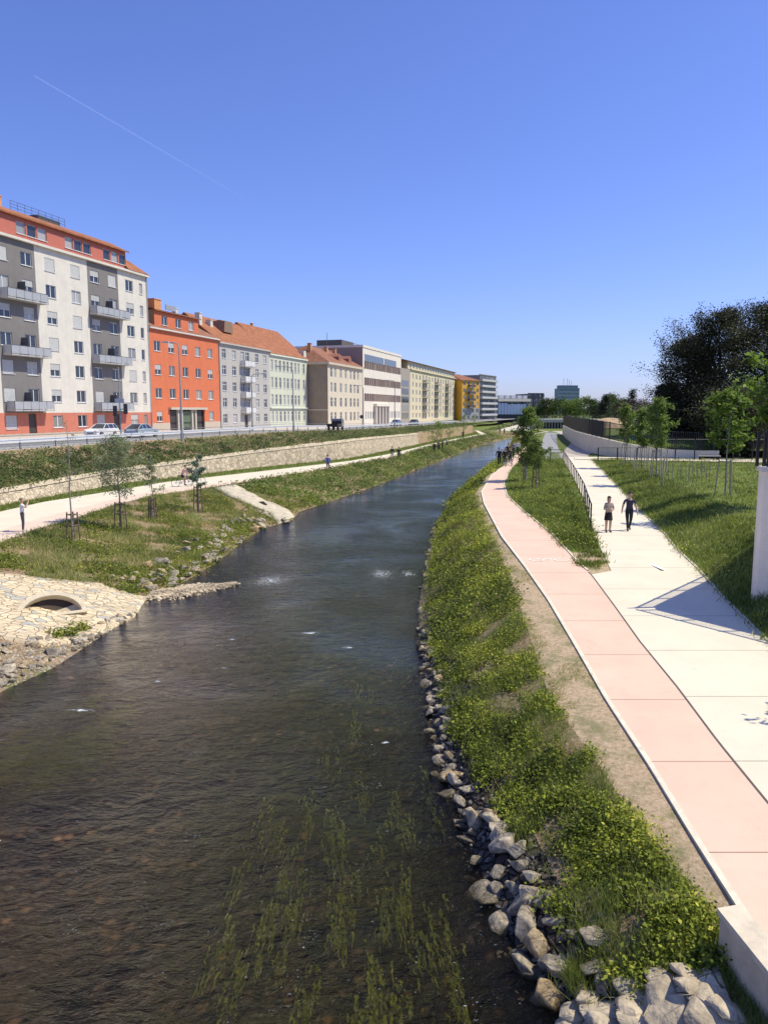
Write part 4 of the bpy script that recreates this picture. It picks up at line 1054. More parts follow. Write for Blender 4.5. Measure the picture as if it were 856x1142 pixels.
def b4():
    YA = Y3 + .05; YE = fY(342.3, 430); L = S(YE, YA); z0 = zstreet(YA) - .15
    t = bld('apartment_building', YA, 0, 'pale green four storey house with narrow windows and orange tiled roof', z=z0)
    T = lambda px, py: S(fY(px, py), YA)
    He = zabove(302, 396, YA + 1, z0); fh = (He - .8) / 4
    g = M('plaster_palegreen', (.56, .57, .45), .9, .05, .8, streak=.08)
    cx = [T(p, 430) for p in (303.5, 308, 312.5, 317, 321, 325.3, 329.4, 333, 338.8)]; hs = []
    for k in range(4):
        for i, x in enumerate(cx):
            cz = 2.4 + fh * k; hs.append(hole(x, cz, 1.1, 2.1)); window(t, x, cz, 1.1, 2.1, 'cross')
    holewall(0, L, 0, He, hs).build('wall', g, t); body(t, L, 13, He, g)
    for zz, hh in ((He, .35), (.8 + fh - .2, .2)): MB().box(0, L, -.35, 0, zz, zz + hh).build('cornice', M('cornice_palegreen', (.62, .66, .56), .8), t)
    r = gable(t, L, 14, He + .35, 6.3, TILE, .4)
    MB().box(L - 1.2, L + .2, .2, 3, He + .3, He + 2.2).build('parapet', M('chimney_white', (.6, .57, .5)), t)
    chimney(t, r, L * .35, 7, He + 6.2, .5, .8)
    return YE
Y4 = b4()
def b5():
    off = 4.9; YA = fY(365.5, 440, off); YE = fY(404, 440, off); L = S(YE, YA); z0 = zstreet(YA) - .15
    t = bld('apartment_building', YA, off, 'cream corner house with brown shaded end wall and hipped tiled roof', z=z0)
    T = lambda px, py: S(fY(px, py, off), YA)
    He = zabove(366, 406, YA, z0); fh = (He - .6) / 4
    cr = M('plaster_cream', (.62, .54, .41), .9, .06, .8, streak=.08); br = M('plaster_end_shaded', (.30, .24, .18), .9, .1, .8)  # the end wall's shade is put into the browner plaster colour
    cx = [T(p, 440) for p in (369.5, 373.7, 380, 385.5, 391, 395, 399)]; hs = []
    for k in range(4):
        for i, x in enumerate(cx):
            cz = 2.3 + fh * k; hs.append(hole(x, cz, 1.4, 2.1)); window(t, x, cz, 1.4, 2.1, 'cross', sub=False)
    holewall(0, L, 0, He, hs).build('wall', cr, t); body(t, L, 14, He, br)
    # windows of the end wall facing the bridge
    for k in range(4):
        e = window(t, 0, 2.3 + fh * k, 1.6, 2.2, 'cross', sub=False); e.location = (-.16, 6.5, 2.3 + fh * k); e.rotation_euler = (0, 0, -math.pi / 2)
        e.location = (-.12, 6.5, 2.3 + fh * k)
    MB().box(-.5, L, -.5, 0, He, He + .5).box(-.5, -.02, 0, 14, He, He + .5).box(-.12, 0, 0, 14, .6 + fh - .2, .6 + fh + .1).build('cornice', M('cornice_cream', (.55, .47, .36), .8), t)
    r = gable(t, L, 14, He + .5, 4.2, TILE2, .5, 5.0, 3.0)
    for x in (3.2, 14, 20): chimney(t, r, x, 5.5, He + 3.6, .8, 1.3, MATS['chimney_plaster'])
    for x in (11, 18.5):
        d = MB(); d.prism([(x, He + 1.1), (x + 2, He + 1.1), (x + 2, He + 2.4), (x + 1, He + 3.1), (x, He + 2.4)], 1.2, 5); d.build('dormer', M('dormer_red', (.3, .13, .09), .8), r)
    return YE
Y5 = b5()
def b6():
    off = 4.9; YA = Y5 + .3; YE = fY(447, 440, off); L = S(YE, YA); z0 = zstreet(YA) - .15
    t = bld('office_building', YA, off, 'white modern office block with brown window bands and entrance columns', z=z0)
    T = lambda px, py: S(fY(px, py, off), YA)
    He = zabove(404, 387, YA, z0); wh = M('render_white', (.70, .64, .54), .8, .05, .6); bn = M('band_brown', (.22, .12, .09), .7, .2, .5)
    n = 17; hs = []; lv = [.16, .36, .56]
    rows = [2.6, 7.3, 11.4, 15.6]; 
    x0 = 1.6; x1 = L - .8
    for k, cz in enumerate(rows):
        for i in range(n):
            x = x0 + (x1 - x0) * (i + .5) / n
            if k == 0 and 4 <= i <= 9: continue
            hs.append(hole(x, cz, 1.15, 2.0)); window(t, x, cz, 1.15, 2.0, 'double', sub=False, frame=(M('frame_brown', (.2, .13, .1), .6) if k else None))
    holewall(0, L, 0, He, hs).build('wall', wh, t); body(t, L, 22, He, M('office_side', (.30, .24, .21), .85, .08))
    for cz in rows[1:]:
        b = MB()
        for i in range(n + 1):
            xa = x0 + (x1 - x0) * i / n
            b.box(xa - .32, xa + .32, -.04, 0, cz - 1.0, cz + 1.0)
        b.build('window_band', bn, t)
    MB().box(x0, L * .5, -.05, .01, He - 3.4, He - 1.6).box(L * .52, L - 6, -.05, .01, He - 3.4, He - 1.6).build('glass_band', M('band_glass', (.12, .15, .19), .2, .2), t)
    c = MB()
    for i in range(5): x = x0 + (x1 - x0) * (4 + 1.45 * i) / n; c.box(x - .35, x + .35, -.8, -.1, 0, 5.0)
    c.box(x0 + (x1 - x0) * 3.7 / n, x0 + (x1 - x0) * 10.3 / n, -1.0, 0, 5.0, 5.7); c.build('portico', wh, t)
    MB().box(x0 + (x1 - x0) * 4 / n, x0 + (x1 - x0) * 9.8 / n, -.03, .02, .1, 5).build('entrance', M('entrance_dark', (.08, .06, .05), .4), t)
    MB().box(-.1, L, -.15, .4, He, He + .6).box(-.1, .4, .4, 22, He, He + .6).build('parapet', wh, t)
    r = MB(); r.box(4, 14, 7, 14, He + .3, He + 2.4); r.tube([(1, 10, He), (1, 10, He + 4)], .06, 4)
    for i in range(6): r.tube([(3 + i * 3, 5, He), (3 + i * 3, 5, He + 1.7)], .04, 4)
    r.tube([(3, 5, He + 1.7), (18, 5, He + 1.7)], .05, 4); r.build('roof_plant', M('plant_dark', (.12, .11, .1), .8), t)
    return YE
Y6 = b6()
def b7():
    off = 4.9; YA = Y6 + .3; YE = fY(509, 440, off); L = S(YE, YA); z0 = zstreet(YA) - .15
    t = bld('apartment_building', YA, off, 'long cream yellow block of flats with balcony columns on six floors', z=z0)
    T = lambda px, py: S(fY(px, py, off), YA)
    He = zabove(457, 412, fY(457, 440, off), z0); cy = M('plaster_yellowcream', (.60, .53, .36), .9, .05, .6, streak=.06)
    LG = T(457, 440)
    hs = []; rows = [2.4 + (He - 1.2) / 6.3 * k for k in range(6)]; n = 16
    for k, cz in enumerate(rows):
        for i in range(n):
            x = LG + 1.5 + (L - LG - 3) * (i + .5) / n
            bal = i in (3, 4, 7, 8, 11, 12) and k > 0
            hs.append(hole(x, cz, 1.6 if not bal else 2.2, 1.5 if not bal else 1.9)); window(t, x, cz, 1.6 if not bal else 2.2, 1.5 if not bal else 1.9, 'double', sub=False)
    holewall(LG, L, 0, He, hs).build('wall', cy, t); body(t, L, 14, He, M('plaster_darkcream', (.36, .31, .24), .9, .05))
    holewall(0, LG, 0, He, []).build('end_tower_wall', M('tower_greybrown', (.33, .29, .25), .85), t)
    for k in range(5):
        MB().box(0.5, LG - 1.8, -.04, .0, rows[k + 0] - .9, rows[k] + .9).build('tower_window', GLASS, t)
    for i in (3.5, 7.5, 11.5):
        x = LG + 1.5 + (L - LG - 3) * (i + .5) / n
        for k in range(1, 6): balcony(t, x - 3.6, x + 3.6, rows[k] - 1.7, rows[k] - .6, 1.3, M('balcony_cream', (.45, .40, .30), .8))
    MB().box(LG, L, -.5, 0, He, He + .3).build('cornice', cy, t)
    hs2 = []
    at = MB().box(LG, L, .8, 12, He + .3, He + 2.7); at.build('attic_wall', cy, t)
    for i in range(18):
        x = LG + 1.5 + (L - LG - 3) * (i + .5) / 18; MB().box(x - .8, x + .8, .74, .79, He + .9, He + 2.2).build('attic_window', M('attic_glass', (.06, .065, .07), .2), t)
    gable(t, L, 14, He + 2.7, 1.2, TILE2, .1)
    return YE
Y7 = b7()
def block(name, label, pxa, Ya, pxb, Yb, pytop, pybase, mat, rows, cols, depth=14, wsty='double', roof=None, z0=None, wh=1.5, ww=1.6, glass=None, cat='building', balc=None, base=None, roofm=None, endm=None):
    a = PY(pxa, pybase, Ya); b = PY(pxb, pybase, Yb)
    zz = a[2] if z0 is None else z0
    t = empty(name, (a[0], a[1], zz), math.atan2(b[1] - a[1], b[0] - a[0]), label, cat)
    L = math.hypot(b[0] - a[0], b[1] - a[1]); He = PY(pxa, pytop, Ya)[2] - zz
    hs = []; fh = He / rows
    for k in range(rows):
        for i in range(cols):
            x = L * (i + .5) / cols; cz = fh * (k + .55); hs.append(hole(x, cz, ww, wh)); window(t, x, cz, ww, wh, wsty, sub=False, glass=glass)
    holewall(0, L, 0 if not base else base[0], He, hs).build('wall', mat, t)
    if base: holewall(0, L, 0, base[0], hs, y=-.03).build('base_wall', base[1], t)
    body(t, L, depth, He, mat, end_mat=endm)
    if roof: gable(t, L, depth, He, roof, roofm or TILE2, .5, 3, 3)
    else: MB().box(-.1, L + .1, -.2, .3, He, He + .4).build('parapet', mat, t)
    if balc:
        for k in balc[0]:
            for (u0, u1) in balc[1]: balcony(t, L * u0, L * u1, fh * (k + .55) - 1.6, fh * (k + .55) - .5, 1.2, balc[2])
    return t, L, He
yel = M('plaster_yellow', (.72, .40, .07), .85, .05)
block('apartment_building', 'bright yellow apartment house with grey base at the end of the row', 514.5, 318, 534, 324, 424, 470, yel, 6, 4, 20, roof=3.0, wh=1.6, ww=1.2, balc=([2, 3, 4, 5], [(.33, .67)], M('loggia_dark', (.12, .10, .1), .7)), base=(5.6, M('grey_base', (.38, .37, .36), .85)))
t, L, He = block('apartment_building', 'grey slab block with light balcony bands behind the yellow house', 534, 350, 552, 372, 418, 470, M('slab_grey', (.20, .20, .21), .8), 8, 8, 16, wh=1.5, ww=1.9, balc=([1, 2, 3, 4, 5, 6, 7], [(.02, .98)], M('balcony_lightgrey', (.5, .5, .5), .7)))
# far complex with screen, dark block, tower
def far():
    t, L, He = block('exhibition_hall', 'low grey hall with white rooftop units in the far distance', 552, 420, 592, 432, 445, 468, M('hall_grey', (.18, .19, .20), .7), 3, 12, 30, wh=2.2, ww=2.4)
    for i in range(6): MB().box(L * i / 6 + .8, L * (i + 1) / 6 - .8, 3, 12, He, He + 2.2).build('roof_unit', M('unit_white', (.6, .6, .6), .6), t)
    MB().box(L * .05, L * .95, -.9, 0, He - 1.2, He + .2).build('canopy', M('unit_white'if 0 else 'canopy_cream', (.6, .56, .48), .7), t)
    a = PY(555, 462, 400); w = PY(586.5, 462, 400)[0] - a[0]; h = PY(555, 449.5, 400)[2] - a[2]
    t = empty('display_wall', tuple(a), 0.02, 'pale blue and white screen wall in front of the far hall', 'screen wall')
    for k in range(9):
        MB().box(w * k / 9 + .08, w * (k + 1) / 9 - .08, 0, .3, 0, h * (1 if k < 3 else .93 - .03 * (k % 2))).build('screen_panel', M('screen_pale', (.60, .68, .78), .4, .12, .2), t)
    MB().box(-.3, w + .3, .3, .6, -8, h + .3).build('backing_wall', M('backing_dark', (.06, .065, .07), .8), t)
    block('office_building', 'dark brown box shaped block beside the far tree tops', 588, 450, 605.5, 452, 439, 463, M('dark_brown_clad', (.10, .075, .065), .6), 5, 9, 20, wh=1.6, ww=2.0)
    t, L, He = block('office_tower', 'blue green glass tower block on the horizon', 622, 640, 645, 644, 433, 462, M('tower_clad', (.16, .24, .27), .5), 7, 12, 8, wh=1.9, ww=1.3, glass=M('tower_glass', (.05, .11, .15), .2, .3, .1))
    MB().box(1.5, L - .5, 2, 7, He, He + 2.6).build('top_storey', M('tower_top', (.10, .16, .2), .4), t)
    m = MB()
    for x in (8, 11, 13, 15): m.tube([(x, 8, He + 2.6), (x, 8, He + 6.5 + (x % 3))], .15, 4)
    m.build('antenna', M('rail_dark', (.1, .1, .11)), t)
    # road bridge over the underpass
    Yb = 262; a = PY(584, 471, Yb); b = PY(652, 471, Yb); z1 = PY(600, 468.5, Yb)[2]; zb = -1.2
    t = empty('road_bridge', (a[0], Yb, zb), 0.0, 'low pale concrete bridge on a row of pillars across the far end', 'bridge'); L = b[0] - a[0] + 30
    MB().box(0, L, 0, 12, a[2] - zb, z1 - zb + .3).build('deck', CONC, t)
    for k in range(10): MB().box(4.6 + k * 1.0, 4.9 + k * 1.0, .5, 11, -.5, a[2] - zb).build('pillar', M('pillar_grey', (.35, .34, .32), .8), t)
    MB().box(-2, 4.3, 1, 11, -.5, a[2] - zb + .02).build('abutment', M('abutment_cream', (.5, .46, .38), .85), t)
    MB().box(14.6, L, 1, 11, -.5, a[2] - zb + .02).build('abutment', M('abutment_cream', (.5, .46, .38), .85), t)
    MB().box(4.3, 14.6, 10.6, 11, -.5, a[2] - zb).build('back_wall', M('backing_dark', (.06, .065, .07)), t)
    r = MB(); 
    for k in range(int(L / 2.2)): r.tube([(k * 2.2, .2, z1 - zb + .3), (k * 2.2, .2, z1 - zb + 1.4)], .05, 4)
    r.tube([(0, .2, z1 - zb + 1.4), (L, .2, z1 - zb + 1.4)], .06, 4); r.tube([(0, .2, z1 - zb + .9), (L, .2, z1 - zb + .9)], .05, 4)
    r.build('railing', M('rail_dark', (.1, .1, .11)), t)
far()

# ------------------------------------------------------------------ trees
BARK = M('bark', (.16, .12, .09), .9, .3, 6, .4); BARKG = M('bark_grey', (.28, .25, .21), .9, .25, 6, .3)
def tree(name, label, base, h, crown_r, crown_lo, leafn, lsize, lmat, bark=None, trunk_r=None, lean=(0, 0), limbs=9, shape='oval', group=None, seed=None, cat='tree', twig=0, spread=.16, tintmu=.4):
    rr = random.Random(seed if seed is not None else hash(label) % 1000 + len(label))
    base = np.array(base, float); t = empty(name, base, 0, label, cat, group)
    bark = bark or BARK; tr = trunk_r or h * .018
    mb = MB(); pts = []; segs = 7
    for i in range(segs + 1):
        u = i / segs; pts.append((lean[0] * u + rr.gauss(0, .006 * h) * (u > 0), lean[1] * u + rr.gauss(0, .006 * h) * (u > 0), h * .95 * u - .1 * (i == 0)))
    mb.tube(pts, [tr * (1 - .85 * i / segs) + .004 for i in range(segs + 1)], 7)
    tips = []
    def prof(u):  # radius along crown height
        if shape == 'cone': return 1 - .85 * u
        if shape == 'column': return .8 if u < .8 else .5
        if shape == 'sparse': return .9 - .5 * u
        return math.sin(math.pi * (.12 + .85 * u)) ** .7
    for i in range(limbs):
        u = (i + rr.random() * .8) / limbs; z = h * (crown_lo + (0.93 - crown_lo) * u)
        f = z / (h * .95); k = min(int(f * segs), segs - 1); w = f * segs - k
        p0 = np.array(pts[k]) * (1 - w) + np.array(pts[k + 1]) * w
        a = i * 2.4 + rr.gauss(0, .4); rl = crown_r * prof(u) * rr.uniform(.7, 1.05)
        up = rl * rr.uniform(.25, .8)
        p3 = p0 + np.array([math.cos(a) * rl, math.sin(a) * rl, up]); p2 = p0 + (p3 - p0) * .5 + np.array([0, 0, -.08 * rl])
        r0 = tr * (1 - .85 * f) * .55 + .004
        mb.tube([p0, p2, p3], [r0, r0 * .6, r0 * .2], 5, cap=False)
        tips += [(p3, .5), (p2 * .35 + p3 * .65, .75), (p2 * .7 + p3 * .3, .9), (p2, 1.0), (p0 * .3 + p2 * .7, .9)]
        for q in range(3 + twig):
            v = rr.random() * .7 + .3; ps = p0 + (p3 - p0) * v; pe = ps + np.array([rr.gauss(0, 1), rr.gauss(0, 1), rr.gauss(.4, .6)]) * rl * .32
            mb.tube([ps, (ps + pe) / 2 + np.array([0, 0, .03 * rl]), pe], [r0 * .35, r0 * .22, r0 * .1], 4, cap=False); tips += [(pe, .8), ((ps + pe) / 2, .7)]
    tips.append((np.array(pts[-1]), .5)); mb.build('trunk', bark, t)
    if leafn:
        T = np.array([q[0] for q in tips]); wt = np.array([q[1] for q in tips])
        tb = RNG.random(len(T)); idx = RNG.integers(0, len(T), leafn)
        C = T[idx] + np.clip(RNG.normal(size=(leafn, 3)), -1.6, 1.6) * (spread * crown_r * wt[idx])[:, None] * np.array([1, 1, .8])
        C[:, 2] = np.maximum(C[:, 2], .15)
        tint = np.clip(tb[idx] * .45 + RNG.normal(tintmu - .2, .14, leafn), 0, 1)
        link('crown', leafmesh('crown', C, RNG.uniform(.6, 1.3, leafn) * lsize, tint, lmat, .2), None, t)
    return t
LIGHTG = leafmat('leaf_light', (.05, .09, .02), (.28, .37, .08), .45, (.42, .5, .14))
PALEG = leafmat('leaf_pale', (.12, .15, .07), (.34, .38, .20), .4, (.5, .53, .32))
DARKB = leafmat('leaf_backlit', (.014, .017, .009), (.10, .105, .05), .25, (.27, .23, .12))  # backlit shade of the big trees is put into this leaf colour
MIDG = leafmat('leaf_mid', (.025, .045, .012), (.09, .13, .03), .35, (.18, .2, .06))
CONIF = leafmat('leaf_conifer', (.008, .016, .008), (.03, .045, .02), .1, (.05, .06, .03))
PURP = leafmat('leaf_purple', (.02, .008, .008), (.08, .03, .028), .2, (.12, .05, .04))
STAKE = M('stake_wood', (.17, .12, .085), .85, .3, 5); STAKEL = M('stake_light', (.36, .31, .24), .85, .25, 5)
def guard(base, h, r, label, n=3, mat=None, cross=2):
    t = empty('tree_guard', base, random.uniform(0, 1), label, 'tree guard'); mat = mat or STAKE
    ps = []
    for k in range(n):
        a = 2 * math.pi * k / n; p = (r * math.cos(a), r * math.sin(a)); q = (r * .72 * math.cos(a), r * .72 * math.sin(a)); ps.append((p, q))
        MB().tube([(p[0], p[1], -.2), (q[0], q[1], h)], .038, 6).build('stake', mat, t)
    for c in range(cross):
        zz = h - .12 - c * .55; f = zz / h; mb = MB()
        pp = [tuple(np.array(p) * (1 - f) + np.array(q) * f) + (zz,) for p, q in ps]
        for k in range(n): mb.tube([pp[k], pp[(k + 1) % n]], .028, 4)
        mb.build('crossbar', mat, t)
def planted():
    d = lambda px, py: G(px, py)
    p = d(82, 605); tree('young_tree', 'nearly bare thin young tree, leftmost in the left bank row', p, 6.4, .95, .34, 420, .08, PALEG, BARKG, .045, limbs=10, shape='sparse', seed=1, spread=.15)
    guard(p, 1.55, .34, 'dark wooden guard around the nearly bare leftmost sapling', 4)
    p = d(135, 591); tree('young_tree', 'leafy silver green young tree, second from the left on the bank', p, 5.4, 1.45, .36, 5200, .11, PALEG, BARKG, .05, limbs=16, seed=2, spread=.2)
    guard(p, 1.6, .36, 'wooden guard around the leafy silver green sapling', 4)
    p = d(170.5, 581); tree('young_tree', 'slim young tree, third from the left on the bank', p, 4.3, .8, .4, 1700, .10, PALEG, BARKG, .04, limbs=10, shape='sparse', seed=3)
    guard(p, 1.45, .3, 'wooden guard around the slim third sapling', 4)
    p = d(221, 571); tree('young_tree', 'small blue green young tree beside the cyclists', p, 3.9, .7, .42, 2600, .10, leafmat('leaf_blue', (.07, .12, .07), (.24, .33, .22), .4), BARKG, .04, limbs=9, seed=4)
    guard(p, 1.8, .3, 'tall wooden guard around the sapling beside the cyclists', 4)
    for i, (px, py, h, r, n, lab) in enumerate([(487, 503, 5.0, 1.6, 1500, 'light green young tree by the distant left path group'), (501, 491, 3.0, 1.6, 900, 'round green bush left of the far ramp'), (517, 484, 5.0, 1.3, 900, 'first of two slim far saplings by the tan wall'), (528, 482, 5.0, 1.3, 900, 'second of two slim far saplings by the tan wall')]):
        tree('young_tree' if i != 1 else 'round_bush', lab, G(px, py), h, r, .25 if i != 1 else .05, n, .17, LIGHTG, BARKG, .05, limbs=9, seed=10 + i, spread=.25, cat='tree' if i != 1 else 'bush')
    # island trees
    p = G(586, 537); tree('young_tree', 'tall leafy young tree on the grass strip between the paths', p, 5.9, 1.1, .2, 7000, .15, LIGHTG, BARKG, .06, limbs=22, seed=21, lean=(.1, 0), spread=.22, tintmu=.34)
    for k in range(6):
        q = G(583 + k * 1.6, 541 - k * 5.5)
        MB_ = MB().tube([(0, 0, -.2), (0, 0, 2.0)], .04, 6); o = MB_.build('plant_stake', STAKE, None, loc=q); tag(o, 'dark upright stake beside the tree on the grass strip', 'stake', 'dark stakes on the grass strip')
    p = G(597, 545); tree('young_tree', 'smaller leafy sapling in front of the tall tree between the paths', p, 3.5, .85, .42, 3000, .13, LIGHTG, BARKG, .04, limbs=10, seed=22, tintmu=.3, spread=.22)
    guard(p, 1.5, .28, 'wooden guard of the smaller sapling between the paths', 3)
    # right row
    for i, (px, py, topy, r, lab) in enumerate([(697, 519, 447, .85, 'leftmost'), (715, 524, 452, .72, 'middle'), (731, 532, 440, .95, 'rightmost')]):
        p = G(px, py); h = PY(px, topy, p[1])[2] - p[2]
        tree('young_tree', lab + ' of the three leafy young trees in the row right of the footpath', p, h, r, .36, 3600, .16, LIGHTG, BARKG, .05, limbs=18, seed=31 + i, tintmu=.42, spread=.22)
        guard(p, 2.0, .5, 'light wooden guard of the ' + lab + ' young tree in the right row', 4, STAKEL, 1)
    for i, (px, py, topy) in enumerate([(706, 527, 505), (722, 520, 500), (742, 528, 506), (738, 541, 508)]):
        p = G(px, py); MB().tube([(0, 0, -.2), (.05, 0, 1.9)], .045, 6).build('plant_stake', STAKEL, None, loc=p)
        tag(bpy.context.scene.objects[-1] if 0 else COL.objects[-1], 'light leaning stake among the right row of young trees', 'stake', 'light stakes in the right tree row')
    p = G(808, 553); h = PY(808, 432, p[1])[2] - p[2]
    tree('chestnut_tree', 'bright green chestnut sapling on the grass left of the concrete abutment', p, h, 1.35, .40, 1500, .27, leafmat('leaf_chestnut', (.05, .09, .015), (.22, .32, .05), .5, (.34, .42, .08)), BARKG, .05, limbs=13, seed=41, tintmu=.45, spread=.17)
    guard(p, 2.0, .55, 'light wooden guard around the chestnut sapling', 3, STAKEL, 1)
    tree('chestnut_tree', 'bright green chestnut sapling rising behind the concrete abutment', np.array([19.3, 36.5, zbank(36) + .2]), 7.4, 2.0, .42, 3000, .27, MATS['leaf_chestnut'], BARKG, .06, limbs=13, seed=42, tintmu=.45, spread=.17)
    # sapling outside the frame whose shadow falls on the footpath
    yy = P(860, 797, zpath)[1]
    tree('chestnut_tree', 'green sapling beside the footpath near the bridge', np.array([12.3, yy + .0, zbank(yy)]), 3.6, .9, .45, 1300, .2, MATS['leaf_chestnut'], BARKG, .05, limbs=10, seed=43, spread=.2)
    # thin plant supports on the slope
    for k in range(22):
        px = 745 + (k % 11) * 4.6 + random.uniform(-1, 1); py = 528 + (k // 11) * 8 + random.uniform(-1, 3)
        p = G(px, py); hh = random.uniform(.8, 1.3)
        o = MB().tube([(0, 0, -.1), (random.uniform(-.05, .05), 0, hh)], .022, 5).build('plant_stake', STAKEL, None, loc=p)
        tag(o, 'short thin cane standing in the grass bed right of the footpath', 'cane', 'thin canes in the grass bed')
planted()
def bigtrees():
    dk = M('bark_dark', (.05, .042, .036), .95, .3, 5)
    for i, (px, Y, topy, r, n, lab) in enumerate([(762, 96, 372, 4.6, 21000, 'large dark ivy covered tree, leftmost of the big dark trees'), (795, 92, 345, 5.4, 26000, 'tallest dark brown tree in the middle of the big dark trees'), (848, 94, 334, 6.2, 26000, 'large dark tree at the right edge behind the abutment'), (905, 90, 350, 6.5, 16000, 'dark tree mostly beyond the right edge'), (742, 100, 425, 2.6, 9000, 'low dark tree at the left foot of the big dark trees'), (820, 84, 440, 4.2, 12000, 'dark bushy tree in front of the tallest dark trees')]):
        b = PY(px, 508, Y); b[2] = zbank(Y) + .1; h = PY(px, topy, Y)[2] - b[2]
        tree('dark_tree', lab, b, h, r, .04, int(n * 1.9), .22, DARKB, dk, .35, limbs=40, seed=160 + i, spread=.15, twig=7, tintmu=.34, cat='tree')
bigtrees()
def background_trees():
    rr = random.Random(8)
    spec = [(607, 400, 446, 5, 'm'), (615, 410, 448, 5, 'm'), (624, 420, 447, 6, 'm'), (633, 400, 449, 5, 'p'), (641, 410, 446, 5, 'p'), (650, 400, 444, 6, 'p'), (659, 380, 447, 5, 'm'), (666, 300, 452, 4, 'm'), (673, 260, 439, 3.2, 'c'), (683, 300, 442, 5, 'm'), (692, 280, 446, 5, 'm'), (704, 230, 433, 3.0, 'c'), (713, 200, 446, 3.4, 'u'), (697, 210, 450, 3.5, 'u'), (722, 190, 452, 3.5, 'm'), (735, 180, 455, 3.6, 'm'), (590, 440, 455, 5, 'm'), (603, 430, 456, 4, 'm'), (680, 340, 441, 5, 'm')]
    for i, (px, Y, topy, r, k) in enumerate(spec):
        b = PY(px, 470, Y); b[2] = .5; h = PY(px, topy, Y)[2] - b[2]
        lm, nm, lb = {'m': (MIDG, 'broadleaf_tree', 'mid green broadleaf tree'), 'p': (LIGHTG, 'broadleaf_tree', 'paler green rounded tree'), 'c': (CONIF, 'conifer', 'dark pointed conifer'), 'u': (PURP, 'purple_tree', 'dark purple leaved tree')}[k]
        place = {607: 'right of the dark brown block', 615: 'below the left edge of the glass tower', 624: 'below the middle of the glass tower', 633: 'below the right part of the glass tower', 641: 'at the right foot of the glass tower', 650: 'tallest right of the glass tower', 659: 'between the glass tower and the conifer', 666: 'left of the sand mound', 673: 'above the left end of the sand mound', 683: 'just right of the first conifer', 692: 'above the sand mound', 704: 'behind the right row of saplings', 713: 'right of the second conifer', 697: 'left of the second conifer', 722: 'beside the purple tree on its right', 735: 'at the foot of the dark trees', 590: 'behind the tall sapling on the strip', 603: 'between the brown block and bridge', 680: 'behind the first conifer on the horizon'}[px]
        tree(nm, lb + ' ' + place, b, h, r, .12, 2600, .5 * Y / 300, lm, BARK, .2, limbs=14, shape='cone' if k == 'c' else 'oval', seed=100 + i, spread=.24)
background_trees()

# ------------------------------------------------------------------ right side structures
FENCE = M('fence_dark', (.02, .022, .024), .5, .1)
def railing():
    px = [(622, 489, 105), (611.5, 497, 0), (613, 497, 0)]
    ys = np.concatenate([np.linspace(36.0, 80, 19)])
    t = empty('railing', (R4(ys[0]), ys[0], zpath(ys[0])), 0, 'dark metal railing along the left side of the cream footpath', 'railing')
    o = np.array([R4(ys[0]), ys[0], zpath(ys[0])]); top = []; mid = []
    for Y in ys:
        p = np.array([section(Y)[17][0] - .1, Y, zpath(Y)]) - o
        MB().box(p[0] - .03, p[0] + .03, p[1] - .03, p[1] + .03, p[2] - .1, p[2] + 1.15).build('post', FENCE, t); top.append(p + [0, 0, 1.15]); mid.append(p)
    a = top[-1]
    for k in range(1, 6):
        p = a + np.array([-k * 1.3, -.0, 0]) * 1.0; MB().box(p[0] - .03, p[0] + .03, p[1] - .03, p[1] + .03, p[2] - 1.3, p[2]).build('post', FENCE, t); top.append(p); mid.append(p - [0, 0, 1.15])
    r = MB(); r.tube(top, .035, 5); r.build('handrail', FENCE, t)
railing()
